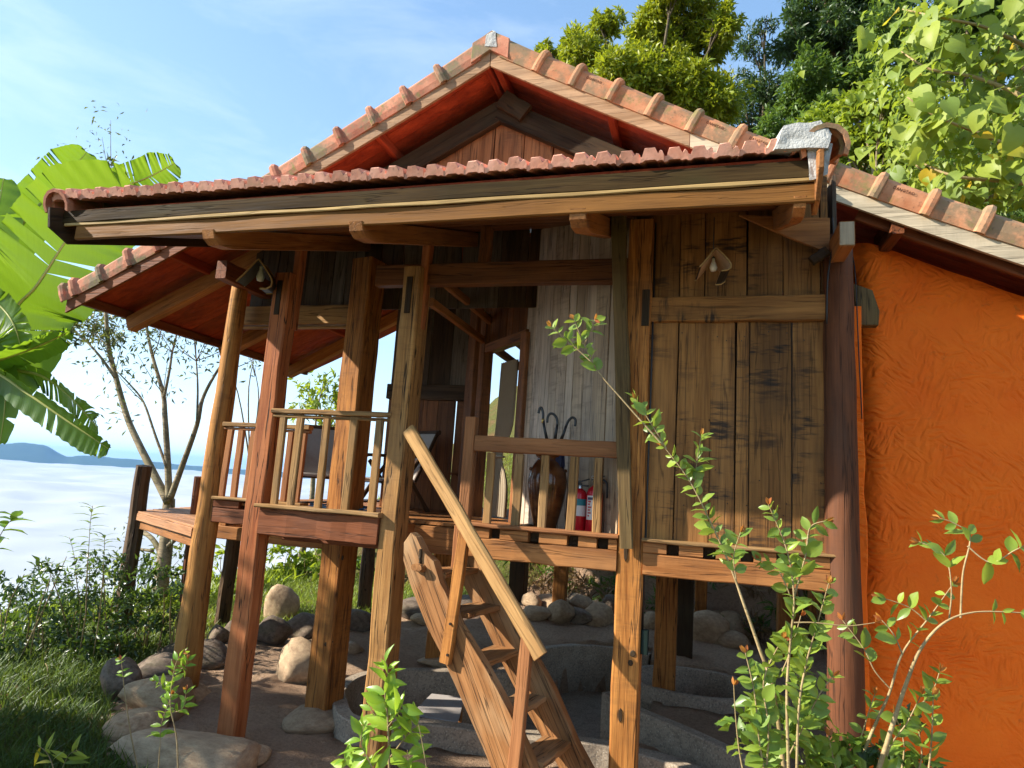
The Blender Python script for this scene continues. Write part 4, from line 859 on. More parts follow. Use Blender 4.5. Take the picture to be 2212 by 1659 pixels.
# pendant lamps: folded palm-sheath shades
def pendant(px, py, Y, ztop, rot, lab, sc=1.0, tilt=0, lin='lamp_inner'):
    p = at(px, py, Y=Y); t = thing('pendant_lamp', p, lab, 'lamp', 'pendant lamps under the eave')
    tube('cord', [p, (p.x+.002, Y+.01, ztop)], .0045, MATS['cable'], t, 5)
    pr = [(-.115, -.16), (-.08, -.115), (-.04, -.055), (-.012, -.012), (0, 0), (.012, -.012), (.045, -.05), (.085, -.105), (.098, -.135), (.095, -.165), (.07, -.185), (.03, -.19)]
    v, f = [], []; M = Matrix.Translation(p) @ Matrix.Rotation(rot, 4, 'Z') @ Matrix.Rotation(tilt, 4, 'X') @ Matrix.Scale(sc, 4); n = len(pr); ys_ = [-.12, -.04, .04, .12]
    for y in ys_:
        for (x, z) in pr: v.append((x, y+z*.15, z-.02*abs(y)))
    for i in range(3):
        for j in range(n-1): f.append((i*n+j, i*n+j+1, i*n+n+j+1, i*n+n+j))
    mk('shade', v, f, MATS['lamp_outer'], t, M)
    v2 = [(x*.93, y, z*.93-.012) for (x, y, z) in v]; mk('shade_lining', v2, [tuple(reversed(q)) for q in f], MATS[lin], t, M)
    for e in (0, 3): tube('shade_rim', [M @ Vector((x, ys_[e]+z*.15, z-.02*abs(ys_[e]))) for (x, z) in pr], .006*sc, MATS['bamboo'], t, 5)
    lathe('bulb', [(0, -.13), (.02, -.125), (.028, -.10), (.02, -.07), (.012, -.05), (.012, -.03)], MATS['bulb'], t, M, 12)
    tube('socket', [p+Vector((0, 0, -.03)), p+Vector((0, 0, .03))], .014, MATS['black_plastic'], t, 8)
pendant(566, 566, 5.0, 4.50, math.radians(28), 'black folded pendant lamp hanging left between the posts', 1.45, .15, 'lamp_outer')
pendant(1541, 551, 4.75, 4.46, math.radians(8), 'tan folded pendant lamp hanging before the plank wall', 1.0, -.1)
# lounge chairs and little table in the shade
def chair(x, y, rot, lab):
    t = thing('lounge_chair', (x, y, ZF), lab, 'chair', 'dark wooden chairs on the veranda'); M = Matrix.Translation((x, y, ZF)) @ Matrix.Rotation(rot, 4, 'Z')
    def bm_(n, a, b, w, h, m=MATS['furniture'], up=(0, 0, 1)): return beam(n, M @ Vector(a), M @ Vector(b), w, h, m, t, up=(M.to_3x3() @ Vector(up)), seg=2)
    for s_ in (-.27, .27):
        bm_('leg', (s_, -.30, 0), (s_, .12, .58), .035, .05); bm_('leg', (s_, .34, 0), (s_, -.16, .56), .035, .05)
        tube('armrest', [M @ Vector(q) for q in ((s_, -.34, .46), (s_, -.30, .57), (s_, -.18, .62), (s_, .10, .63), (s_, .30, .60))], .02, MATS['furniture'], t, 8)
        bm_('back_rail', (s_*.9, .12, .34), (s_*.9, .42, .95), .035, .04)
    bm_('top_rail', (-.27, .42, .94), (.27, .42, .94), .04, .05); bm_('front_rail', (-.27, -.24, .33), (.27, -.24, .33), .04, .05)
    o1 = prism('seat_cloth', [(-.24, -.26), (.24, -.26), (.24, .16), (-.24, .16)], M @ Vector((0, 0, .345)), M.to_3x3() @ Vector((1, 0, 0)), M.to_3x3() @ Vector((0, 1, .03)), .03, MATS['chair_cloth'], t)
    prism('back_cloth', [(-.24, 0), (.24, 0), (.24, .62), (-.24, .62)], M @ Vector((0, .14, .36)), M.to_3x3() @ Vector((1, 0, 0)), M.to_3x3() @ Vector((0, .44, .9)), .03, MATS['chair_cloth'], t)
chair(-3.42, 6.95, math.radians(-25), 'dark chair with grey cloth, partly behind the yellow grey post')
chair(-4.35, 6.95, math.radians(35), 'dark chair seen through the pale railing, left of the other')
mp_ = at(732, 1098, Z=2.045); MAT_ = thing('folded_mat', (mp_.x, mp_.y, ZF), 'blue striped folded mat lying on the veranda floor', 'mat')
for k in range(6):
    v, f = [], []; 
    for i in range(9):
        x = -.30+.6*i/8; z = .012+.028*abs(math.sin(i*.9+k*.5))+.004*k
        for (dy, dz) in ((-.035, 0), (.035, 0), (.035, -.010), (-.035, -.010)): v.append((x+.02*math.sin(k*1.3), (k-2.5)*.072+dy, z+dz))
    for i in range(8):
        for j in range(4): l = (j+1) % 4; f.append((i*4+j, i*4+l, i*4+4+l, i*4+4+j))
    mk('stripe', v, f, MATS['mat_blue'] if k % 2 else MATS['mat_dark'], MAT_, Matrix.Translation((mp_.x, mp_.y, ZF)) @ Matrix.Rotation(.25, 4, 'Z'))

# ------------------------------------------------------------------ viewing deck at the left
ZD = 1.72; DECK = thing('wooden_deck', (-6.6, 7.6, 0), 'low plank viewing deck on rough dark log posts at left', 'deck')
dA, dB, dC, dD = Vector((-7.42, 7.36, ZD)), Vector((-5.46, 6.22, ZD)), Vector((-5.0, 8.3, ZD)), Vector((-8.0, 9.3, ZD))
uD = (dB-dA).normalized(); vD = Vector((-uD.y, uD.x, 0)); n = 13
for k in range(n):
    a = dA.lerp(dD, (k+.5)/n); b = dB.lerp(dC, (k+.5)/n); beam('deck_board', a-uD*.06-Vector((0, 0, .012)), b-Vector((0, 0, .012)), (dA-dD).length/n*.96, .024, MATS['deck_board'], DECK, seg=3, ch=.003, jit=.001)
beam('edge_beam', dA-Vector((0, 0, .075))-vD*.01, dB-Vector((0, 0, .075))-vD*.01, .035, .10, MATS['deck_board'], DECK); beam('edge_beam', dA-Vector((0, 0, .18))+vD*.05, dB-Vector((0, 0, .18))+vD*.05, .05, .12, MATS['beam'], DECK)
beam('edge_beam', dA-Vector((0, 0, .075)), dD-Vector((0, 0, .075)), .035, .10, MATS['deck_board'], DECK)
def rough_log(name, a, b, r0, r1, parent, mat, n=10, ns=11):
    a, b = Vector(a), Vector(b); M = frame(b-a, (0, -1, 0), (a+b)/2); L = (b-a).length; v, f = [], []
    sd = random.uniform(0, 50)
    for i in range(n+1):
        k = i/n; r = r0+(r1-r0)*k; cx, cy = .03*noise.noise(Vector((k*3, sd, 0))), .03*noise.noise(Vector((k*3, sd, 7)))
        for j in range(ns): an = 2*math.pi*j/ns; rr = r*(1+.22*noise.noise(Vector((math.cos(an)*1.2, math.sin(an)*1.2, k*2.5+sd)))); v.append((-L/2+L*k, cx+rr*math.cos(an), cy+rr*math.sin(an)))
    for i in range(n):
        for j in range(ns): l = (j+1) % ns; f.append((i*ns+j, i*ns+ns+j, i*ns+ns+l, i*ns+l))
    f.append(tuple(range(ns))); f.append(tuple(n*ns+j for j in range(ns-1, -1, -1))); return mk(name, v, f, mat, parent, M)
b0 = hit(258, 1375); rough_log('log_post', b0-Vector((0, 0, .1)), at(311, 1006, Y=7.33), .115, .10, DECK, MATS['deck_log'])
b0 = hit(478, 1352); q = at(503, 1135, Y=8.2); rough_log('log_post', b0-Vector((0, 0, .1)), (b0.x+.25, b0.y-.3, 1.6), .11, .10, DECK, MATS['deck_log'])
b0 = hit(385, 1385); rough_log('log_post', b0-Vector((0, 0, .1)), at(430, 1030, Y=b0.y-.2), .06, .06, DECK, MATS['log_red'])
b0 = hit(783, 1322); LOGP = rough_log('log_post', b0-Vector((0, 0, .1)), (b0.x, b0.y, 1.9), .125, .115, HOUSE, MATS['deck_log'])

# ------------------------------------------------------------------ stones
def rock_mesh(seed, flat=1.0, ang=0.0):
    bm = bmesh.new(); bmesh.ops.create_icosphere(bm, subdivisions=3, radius=1.0); o = Vector((seed*3.1, seed*1.7, seed)); rs = random.Random(seed)
    pl = []
    for k in range(8):
        nn = Vector((rs.gauss(0, 1), rs.gauss(0, 1), rs.gauss(0, .8))).normalized(); pl.append((nn, rs.uniform(.46, .78)))
    for q in bm.verts:
        c = q.co*(1 + .22*noise.noise(q.co*1.1+o))
        for (nn, h) in pl:
            t = c.dot(nn)
            if t > h: c = c - nn*(t-h)*ang
        q.co = c*1.3*(1 + .05*noise.noise(c*3.2+o) + .025*noise.noise(c*8+o))
    me = bpy.data.meshes.new('rock'); bm.to_mesh(me); bm.free(); me.polygons.foreach_set('use_smooth', [True]*len(me.polygons)); return me
RK = {}
def rock(px, py, wpx, hpx, mat, lab, group, depth=.8, ang=0, seed=None, z=None, sink=.26):
    p = hit(px, py) if z is None else at(px, py, Z=z); m = mpp(p); w, h = wpx*m*.56, hpx*m*.45; seed = seed or (len(RK)+3); RK[len(RK)] = 1
    me = rock_mesh(seed, 1, min(.95, max(ang, .7))); me.materials.append(MATS[mat]); o = bpy.data.objects.new('rock', me); ang = max(ang, .55); c = Vector((p.x, p.y+w*depth*.5, p.z + h*(1-sink)))
    link(o, None, Matrix.Translation(c) @ Matrix.Rotation(random.uniform(-.3, .3)-YAW, 4, 'Z') @ Matrix.Diagonal((w, w*depth, h*1.08, 1)))
    return tag(o, lab, 'rock', group)
GL = 'stones edging the sand bed'; GP = 'stones under the posts'; GR = 'boulders piled against the bank'
rock(372, 1690, 250, 95, 'sandstone', 'large flat tan boulder at bottom left below the small plants', GL, .7, .6, sink=.3)
rock(508, 1650, 95, 34, 'sandstone', 'flat stone under the foot of the reddish front post', GP, .8, .3, sink=.35)
rock(268, 1592, 112, 56, 'greystone', 'pale grey stone half buried in grass at lower left', GL, .8, .4)
rock(318, 1548, 150, 86, 'greystone', 'broad grey boulder above the pale stone at left edge', GL, .8, .5)
rock(330, 1478, 124, 58, 'darkstone', 'dark flat stone in the left row behind broad boulder', GL, .8, .5)
rock(247, 1510, 84, 92, 'darkstone', 'tall dark stone under the left shrubs', GL, .8, .5)
rock(398, 1440, 150, 62, 'darkstone', 'long low brown stone left of round log post', GL, .5, .3)
rock(446, 1418, 36, 34, 'sandstone', 'small pale stone at the foot of the round log post', GL, .8, .3)
rock(461, 1392, 50, 42, 'darkstone', 'small dark stone behind the round log post', GL, .8, .3)
rock(494, 1384, 44, 40, 'darkstone', 'dark stone between round post and reddish post', GL, .8, .3)
rock(578, 1392, 66, 60, 'darkstone', 'dark rounded stone at grass edge, left of its twin', GL, .8, .3)
rock(650, 1374, 72, 50, 'darkstone', 'dark low rounded stone left of the thick inner post', GL, .8, .3)
rock(592, 1335, 68, 70, 'sandstone', 'angular tan rock standing on the bright grass', GL, .8, .75)
rock(634, 1474, 96, 88, 'sandstone', 'big smooth tan rock on sand beside thick inner post', GL, .8, .35)
rock(757, 1414, 42, 26, 'sandstone', 'small tan stone peeping out right of thick inner post', GL, .8, .2)
rock(772, 1362, 62, 50, 'darkstone', 'dark squarish stone between two posts at grass edge', GL, .8, .6)
rock(888, 1336, 86, 44, 'darkstone', 'dark sloping boulder left of the stair top', GL, .8, .4)
rock(908, 1350, 40, 24, 'greystone', 'small grey stone below the dark sloping boulder', GL, .8, .3)
rock(945, 1444, 76, 26, 'sandstone', 'flat pale stone on the basin rim behind the stair', GL, .8, .3)
rock(1000, 1312, 70, 30, 'darkstone', 'brown stone seen between the stair treads', GL, .8, .4)
def base_stone(x, y, rx, ry, mat, lab):
    me = rock_mesh(len(RK)+21, 1, .4); RK[len(RK)] = 1; me.materials.append(MATS[mat]); o = bpy.data.objects.new('rock', me); link(o, None, Matrix.Translation((x, y, .0)) @ Matrix.Diagonal((rx, ry, .12, 1))); tag(o, lab, 'rock', GP)
base_stone(xP6-.02, 6.03, .31, .34, 'sandstone', 'rounded tan stone carrying the thick inner post')
base_stone(xP1+.01, YP1-.01, .22, .24, 'greystone', 'rounded stone under the round log post')
for (a, b, w, h, m, l) in ((1143, 1312, 36, 30, 'sandstone', 'tan boulder at the left end of the pile'), (1157, 1340, 58, 36, 'sandstone', 'broad pale boulder low at the left of the pile'), (1192, 1314, 64, 30, 'sandstone', 'sunlit pale boulder behind, at foot of pale back post'), (1208, 1346, 54, 46, 'greystone', 'round grey boulder in front row of the pile'), (1249, 1318, 50, 34, 'sandstone', 'pointed tan boulder in back row of the pile'), (1287, 1318, 36, 26, 'sandstone', 'small tan boulder on top right of the pile'), (1254, 1347, 48, 38, 'darkstone', 'shaded boulder right of the round grey one'), (1293, 1350, 64, 46, 'greystone', 'rough pitted boulder just left of orange front post'), (1316, 1326, 36, 40, 'darkstone', 'dark boulder touching orange front post behind'), (1404, 1362, 34, 40, 'sandstone', 'small boulder just right of orange front post'), (1510, 1352, 40, 34, 'sandstone', 'small boulder above the largest one at right'), (1527, 1386, 74, 64, 'greystone', 'largest smooth boulder right of dark under post'), (1546, 1352, 38, 34, 'greystone', 'small shaded boulder tucked in above the right pair'), (1586, 1376, 66, 52, 'greystone', 'upper boulder of the stacked right pair'), (1588, 1402, 60, 36, 'sandstone', 'lower boulder of the stacked right pair'), (1628, 1372, 48, 44, 'darkstone', 'dark boulder at far right behind shrub stem')):
    rock(a, b, w, h, m, l, GR, .8, .35)
# ------------------------------------------------------------------ foliage tools
def rv(s=1.0): return Vector((random.gauss(0, s), random.gauss(0, s), random.gauss(0, s)))
def unit(a): return a/np.maximum(np.linalg.norm(a, axis=1, keepdims=True), 1e-9)
def leaf_cloud(name, P, D, N, L, Wd, mat, parent=None, fold=.25, droop=.15, kind=None):
    """one mesh of many small folded leaves; P base, D direction, N rough normal"""
    n = len(P); D = unit(D); S = unit(np.cross(D, N)); N = unit(np.cross(S, D)); L = L[:, None]; Wd = Wd[:, None]
    v0 = P; m = P+D*L*.5-N*Wd*0; l = P+D*L*.42+S*Wd*.5+N*Wd*fold; r = P+D*L*.42-S*Wd*.5+N*Wd*fold; t = P+D*L-N*L*droop
    V = np.stack([v0, l, m, r, t], 1).reshape(-1, 3); b = (np.arange(n)*5)[:, None]
    F = np.concatenate([b+np.array([[0, 2, 1]]), b+np.array([[0, 3, 2]]), b+np.array([[1, 2, 4]]), b+np.array([[2, 3, 4]])])
    me = bpy.data.meshes.new(name); o0 = V.mean(0); V = V-o0
    me.vertices.add(len(V)); me.vertices.foreach_set('co', V.astype(np.float32).ravel()); me.loops.add(len(F)*3); me.loops.foreach_set('vertex_index', F.astype(np.int32).ravel())
    me.polygons.add(len(F)); me.polygons.foreach_set('loop_start', np.arange(0, len(F)*3, 3, dtype=np.int32)); me.polygons.foreach_set('loop_total', np.full(len(F), 3, dtype=np.int32))
    me.update(calc_edges=True); a = me.attributes.new('rnd', 'FLOAT', 'POINT'); a.data.foreach_set('value', np.repeat(rng.random(n), 5).astype(np.float32))
    me.materials.append(mat); o = bpy.data.objects.new(name, me); link(o, parent, Matrix.Translation(Vector(o0)))
    if kind: o['kind'] = kind
    return o
def clump_leaves(clumps, per, L, Wr, up=.5, shell=.55, sun=0.0, flat=.8, lj=.35):
    """leaves scattered through blobs (centre, radius); twiggy sub-clusters give an uneven outline"""
    P, D, N, Ls = [], [], [], []
    for (c, R) in clumps:
        n = int(per*R*R); k = max(6, n//26); cd = unit(rng.normal(size=(k, 3))); cr = R*(shell+(1.08-shell)*rng.random((k, 1))**.7)*(1+.25*rng.normal(size=(k, 1))*.5)
        cc = np.array(c)+cd*cr*np.array([1, 1, flat]); idx = rng.integers(0, k, n); off = rng.normal(size=(n, 3))*(.10*R+.06*min(1, R*1.6))
        p = cc[idx]+off; out = unit(cd[idx]*.7+rng.normal(size=(n, 3))*.65+np.array([0, 0, -.1])); nn = unit(rng.normal(size=(n, 3))*.55+np.array([0, 0, up])+cd[idx]*.5)
        P.append(p); D.append(out); N.append(nn); Ls.append(L*(1+lj*rng.normal(size=n)).clip(.4, 1.8))
    P, D, N, Ls = map(np.concatenate, (P, D, N, Ls)); return P, D, N, Ls, Ls*Wr
def branch_mesh(name, lines, mat, parent, ns=6):
    v, f = [], []
    for (pts, r0, r1) in lines:
        pts = smooth_line(pts, 4); n = len(pts); tube_geo(pts, [r0+(r1-r0)*i/(n-1) for i in range(n)], ns, True, v, f)
    o0 = v[0].copy(); return mk(name, v, f, mat, parent, smooth=True, origin=o0)
def tree(name, base, clumps, per, L, Wr, mat, bark, lab, cat='tree', group=None, r=.16, shell=.55, up=.5, limbs=True):
    base = Vector(base); t = thing(name, base, lab, cat, group); cs = [Vector(c) for c, R in clumps]; mid = sum(cs, Vector())/len(cs)
    fork = base.lerp(Vector((mid.x, mid.y, min(c.z for c in cs))), .72); ln = [([base-Vector((0, 0, .3)), base.lerp(fork, .5)+Vector((.1, .05, 0)), fork], r, r*.6)]
    for c, R in clumps:
        c = Vector(c); m_ = fork.lerp(c, .55)+Vector((random.uniform(-.2, .2), random.uniform(-.2, .2), .15)); ln.append(([fork, m_, c], r*.42, r*.1))
        for k in range(4):
            d = Vector((random.gauss(0, 1), random.gauss(0, 1), random.gauss(.2, .8))).normalized()*R*.9; ln.append(([m_.lerp(c, .6), c+d*.5, c+d], r*.12, r*.03))
    sub = []
    for c, R in clumps:
        for k in range(7):
            d = rv().normalized(); d.z = d.z*.8+.15; sub.append((tuple(Vector(c)+d*R*random.uniform(.55, .8)), R*random.uniform(.30, .52)))
        sub.append((c, R*.55))
    branch_mesh('trunk', ln, bark, t); leaf_cloud('crown', *clump_leaves(sub if limbs else clumps, per, L, Wr, up, shell), mat, t); return t
def PC(lst, Y): 
    out = []
    for q in lst: yy = Y+(q[3] if len(q) > 3 else random.uniform(-.8, .8)); p = at(q[0], q[1], Y=yy); out.append((tuple(p), q[2]*mpp(p)))
    return out
def gz(x, y): return zt0(x, y)
GT = 'trees on the slope behind the house'
c = PC([(1183, 120, 34), (1262, 120, 66), (1300, 60, 36), (1345, 190, 80), (1425, 95, 72), (1490, 35, 70), (1545, 105, 55), (1245, 205, 50), (1400, 235, 90), (1500, 225, 84), (1560, 55, 46), (1300, 240, 70), (1455, -30, 60), (1420, 160, 70)], 17)
tree('broadleaf_tree', (c[8][0][0], 17.3, gz(c[8][0][0], 17.3)), c, 4600, .15, .38, MATS['leaf_yellow'], MATS['bark_dark'], 'sunlit yellow green tree rising behind the gable', group=GT, r=.2)
c = PC([(1640, 110, 55), (1600, 190, 60), (1665, 190, 60), (1620, 270, 70), (1690, 265, 70), (1650, 60, 30)], 21)
tree('slender_tree', (c[3][0][0], 21, gz(c[3][0][0], 21)), c, 1500, .14, .28, MATS['leaf_dark'], MATS['bark_dark'], 'thin airy dark tree with sky showing through, middle of slope', group=GT, r=.15, shell=.3)
c = PC([(1760, 20, 80), (1830, 60, 90), (1730, 90, 60), (1890, 10, 80), (1800, 130, 70), (1880, 120, 70), (1930, 60, 60), (1770, -50, 80), (1850, -60, 90)], 19)
tree('dark_tree', (c[4][0][0], 19, gz(c[4][0][0], 19)), c, 3200, .16, .32, MATS['leaf_dark'], MATS['bark_dark'], 'tall dark green tree at top centre right', group=GT, r=.25)
c = PC([(1740, 175, 56), (1790, 200, 60), (1720, 230, 50), (1770, 260, 60), (1690, 300, 60), (1840, 180, 50), (1640, 320, 50)], 15.5)
tree('bushy_tree', (c[3][0][0], 15.5, gz(c[3][0][0], 15.5)), c, 4200, .13, .34, MATS['leaf_mid'], MATS['bark_dark'], 'mid green bushy tree below the tall dark one', group=GT, r=.12)
c = PC([(1745, 285, 34), (1790, 270, 44), (1845, 235, 52), (1905, 215, 52), (1965, 230, 60), (1830, 305, 56), (1910, 300, 64), (1990, 310, 60), (2040, 250, 60), (1870, 350, 56), (1960, 370, 60)], 11.5)
tree('lime_tree', (c[6][0][0], 11.8, gz(c[6][0][0], 11.8)), c, 2600, .14, .42, MATS['leaf_lime'], MATS['bark'], 'bright lime green leafy tree above the mortar corner', group=GT, r=.08, shell=.4)
c = PC([(1960, 60, 70), (2030, 110, 80), (2110, 40, 90), (1985, 150, 60), (2180, 120, 90), (2080, -30, 90), (2200, -20, 90)], 14)
tree('willowy_tree', (c[1][0][0], 14.2, gz(c[1][0][0], 14.2)), c, 2300, .17, .24, MATS['leaf_mid'], MATS['bark'], 'pale narrow leaved tree behind the heart leaved one', group=GT, r=.12)
# dark undergrowth over the slope: nobody could count it
c = []
for k in range(150):
    x = random.uniform(-4, 26); y = random.uniform(13.5, 34); s_ = (y-12)+(x+2)*.45
    if s_ < 2.2: continue
    if x+.28*y < 3.2 + 0*y and x < -1: continue
    c.append(((x, y, gz(x, y)+random.uniform(.3, 1.3)), random.uniform(.8, 1.7)))
leaf_cloud('slope_undergrowth', *clump_leaves(c, 330, .2, .35), MATS['leaf_dark']); tag(bpy.data.objects['slope_undergrowth'], 'dark undergrowth covering the slope behind the house', 'undergrowth', kind='stuff')
c = []
for k in range(34): 
    px = random.uniform(2000, 2330); py = random.uniform(330, 460); p = at(px, py, Y=random.uniform(9.5, 12.5)); c.append((tuple(p), random.uniform(.3, .55)))
leaf_cloud('right_thicket', *clump_leaves(c, 1300, .11, .3), MATS['leaf_mid']); tag(bpy.data.objects['right_thicket'], 'tangled green thicket above the right roof edge', 'thicket', kind='stuff')

# ------------------------------------------------------------------ single leaves as parts
def leaf_mesh(name, prof, mat, fold=.18, curl=.18, L=1.0, notch=0.0):
    v, f = [], []; n = len(prof)
    for i, (x, w) in enumerate(prof):
        z = -curl*x*x; nb = -notch*(1-x)**6
        for k in (-1, -.5, 0, .5, 1): v.append((x+ (nb if abs(k) == 1 else nb*.35 if k else 0), k*w, z+abs(k)*w*fold*1.2+(.012*math.sin(x*19+k) if abs(k) == 1 else 0)))
    for i in range(n-1):
        for j in range(4): f.append((i*5+j, i*5+5+j, i*5+6+j, i*5+j+1))
    me = bpy.data.meshes.new(name); me.from_pydata(v, [], f); me.update(); me.materials.append(mat); me.polygons.foreach_set('use_smooth', [True]*len(me.polygons)); return me
ovate = [(0, .012), (.12, .10), (.3, .19), (.5, .215), (.7, .16), (.87, .075), (1, .004)]
roundish = [(0, .012), (.1, .15), (.28, .27), (.5, .31), (.72, .25), (.9, .11), (1, .01)]
heart = [(0, .10), (.08, .33), (.22, .46), (.42, .45), (.62, .34), (.82, .16), (1, .008)]
lance = [(0, .012), (.15, .07), (.4, .12), (.65, .10), (.85, .05), (1, .003)]
LM = {'my': [leaf_mesh('leaf', roundish, MATS['leaf_myrtle'], .2, .12), leaf_mesh('leaf', ovate, MATS['leaf_myrtle'], .25, .25)], 'tip': [leaf_mesh('leaf', ovate, MATS['leaf_tip'], .25, .1)],
      'heart': [leaf_mesh('leaf', heart, MATS['leaf_heart'], .10, .22, notch=.16), leaf_mesh('leaf', heart, MATS['leaf_heart'], .22, .38, notch=.16)],
      'fresh': [leaf_mesh('leaf', ovate, MATS['leaf_fresh'], .2, .2), leaf_mesh('leaf', ovate, MATS['leaf_fresh'], .3, .4)], 'lance': [leaf_mesh('leaf', lance, MATS['leaf_fresh'], .2, .3)]}
def put_leaf(kind, pos, d, nrm, L, parent):
    me = random.choice(LM[kind]); o = bpy.data.objects.new('leaf', me); d = Vector(d).normalized(); n_ = Vector(nrm); n_ = n_-d*n_.dot(d)
    if n_.length < .05: n_ = d.orthogonal()
    n_.normalize(); s_ = n_.cross(d)
    M = Matrix(((d.x, s_.x, n_.x, pos[0]), (d.y, s_.y, n_.y, pos[1]), (d.z, s_.z, n_.z, pos[2]), (0, 0, 0, 1))) @ Matrix.Diagonal((L, L*random.uniform(.85, 1.15), L, 1)); return link(o, parent, M)
# heart-leaved tree at the upper right
hb = Vector((4.6, 8.3, gz(4.6, 8.3))); HT = thing('heart_leaved_tree', hb, 'tree with large heart shaped yellow green leaves at right edge', 'tree', GT)
lim = [[(2330, 420), (2200, 395), (2060, 380), (1980, 345)], [(2330, 380), (2212, 330), (2120, 290), (2020, 250), (1960, 210)], [(2340, 300), (2212, 210), (2100, 165), (2010, 150), (1945, 110)], [(2340, 200), (2230, 110), (2130, 60), (2040, 40), (1950, 20)], [(2200, 395), (2100, 440), (2040, 400), (1940, 330)], [(2212, 330), (2160, 240), (2150, 170), (2160, 90)], [(2340, 330), (2260, 250), (2200, 120), (2190, 20)]]
ln = [([hb-Vector((0, 0, .3)), hb+Vector((.1, 0, 1.6)), at(2340, 330, Y=7.9)], .10, .05)]; tips = []
for l_ in lim:
    yy = random.uniform(7.2, 8.0); P_ = [at(a, b, Y=yy+.12*i*random.uniform(-1, 1)) for i, (a, b) in enumerate(l_)]; ln.append((P_, .028, .007)); sp = smooth_line(P_, 8); tips += sp[4:]
branch_mesh('trunk', ln, MATS['twig'], HT)
for k in range(285):
    b_ = random.choice(tips); p = b_+Vector((random.gauss(0, .22), random.gauss(0, .22), random.gauss(.03, .18))); d = Vector((random.gauss(-.25, .55), random.gauss(-.35, .45), random.gauss(-.75, .35)))
    nrm = Vector((random.gauss(-.5, .5), random.gauss(-.55, .45), random.gauss(.7, .4))); put_leaf('heart', p, d, nrm, random.uniform(.15, .27), HT)
nx_ = 2600; ii = rng.integers(0, len(tips), nx_); P = np.array([tuple(q) for q in tips])[ii]+rng.normal(size=(nx_, 3))*np.array([.32, .45, .3])+np.array([0, .5, 0])
o = leaf_cloud('foliage', P, rng.normal(size=P.shape)*.5+np.array([-.2, -.3, -.8]), rng.normal(size=P.shape)*.4+np.array([-.4, -.4, .7]), rng.uniform(.08, .13, nx_), rng.uniform(.05, .085, nx_), MATS['leaf_lime'], HT, kind='stuff')
# sparse grey tree at the left, behind the deck
SY = 9.3; SB = at(348, 1262, Y=SY)
def LP(l_, y0=None): return [at(a, b, Y=(y0 or SY)+.05*i) for i, (a, b) in enumerate(l_)]
ST = thing('sparse_tree', SB, 'sparse grey tree with bare slanting limbs behind the deck', 'tree')
ln = [([SB-Vector((0, 0, .2))]+LP([(352, 1225), (358, 1177), (362, 1120), (365, 1078)]), .13, .10)]
for (l_, r0, r1) in (([(363, 1085), (330, 1020), (300, 960), (274, 900), (248, 807), (235, 750), (228, 670), (222, 600), (230, 500), (240, 400), (240, 360)], .075, .008), ([(248, 815), (220, 775), (190, 741), (150, 705), (106, 674)], .03, .008), ([(365, 1080), (362, 1000), (356, 900), (352, 850), (330, 772), (316, 705), (308, 650)], .065, .014), ([(354, 860), (366, 800), (372, 760), (381, 723), (384, 660)], .028, .01), ([(360, 1010), (335, 940), (310, 869), (280, 830), (250, 800)], .028, .01), ([(368, 1075), (392, 1010), (425, 918), (438, 860), (470, 800), (500, 760)], .06, .014), ([(425, 918), (427, 840), (424, 780), (418, 720)], .022, .008), ([(350, 1200), (330, 1165), (300, 1145), (280, 1150)], .05, .03), ([(362, 1180), (385, 1160), (398, 1150)], .04, .03), ([(330, 1190), (300, 1186), (285, 1180)], .03, .015), ([(330, 772), (345, 730), (350, 690)], .012, .005), ([(274, 900), (262, 890), (250, 885)], .012, .006), ([(235, 750), (200, 720), (170, 715), (120, 720)], .014, .005), ([(470, 800), (520, 790), (575, 760)], .012, .004)):
    ln.append((LP(l_), r0, r1))
for k in range(34):
    a = random.choice(ln[1:8])[0]; i = random.randrange(max(1, len(a)//2), len(a)); p = a[i]; d = rv().normalized(); d.z = abs(d.z)*.8; ln.append(([p, p+d*.35+Vector((0, 0, .1)), p+d*.8+Vector((0, 0, .3))], .009, .003))
branch_mesh('trunk', ln, MATS['bark'], ST, 7)
pts = np.array([tuple(q) for l_ in ln[1:] for q in l_[0][-2:]]); idx = rng.integers(0, len(pts), 1700); P = pts[idx]+rng.normal(size=(1700, 3))*.22
leaf_cloud('crown', P, rng.normal(size=P.shape)+np.array([0, 0, -.5]), rng.normal(size=P.shape)*.6+np.array([0, 0, .6]), rng.uniform(.08, .15, 1700), rng.uniform(.025, .045, 1700), MATS['leaf_sparse'], ST)
c = PC([(110, 690, 40), (160, 700, 42), (80, 720, 36), (200, 690, 34), (60, 700, 30), (130, 730, 34), (225, 620, 26), (250, 730, 28), (240, 365, 24), (226, 392, 24), (258, 385, 22), (245, 425, 28)], SY)
leaf_cloud('foliage', *clump_leaves(c, 2400, .12, .3, shell=.2), MATS['leaf_sparse'], ST)
c = PC([(665, 850, 36), (700, 830, 34), (735, 860, 34), (690, 880, 34), (650, 890, 28), (745, 895, 30), (700, 930, 40)], 14); tree('veranda_view_tree', (c[3][0][0], 14.2, gz(c[3][0][0], 14.2)), c, 420, .18, .36, MATS['leaf_lime'], MATS['bark'], 'yellow green tree seen between posts through the veranda', shell=.25, r=.09)
c = PC([(545, 780, 26), (560, 740, 24), (590, 900, 24), (480, 760, 20)], 12.5); tree('twiggy_tree', (c[2][0][0], 12.6, gz(c[2][0][0], 12.6)), c, 130, .14, .3, MATS['leaf_sparse'], MATS['bark'], 'twiggy tree with few leaves behind the round log post', shell=.2, r=.05)

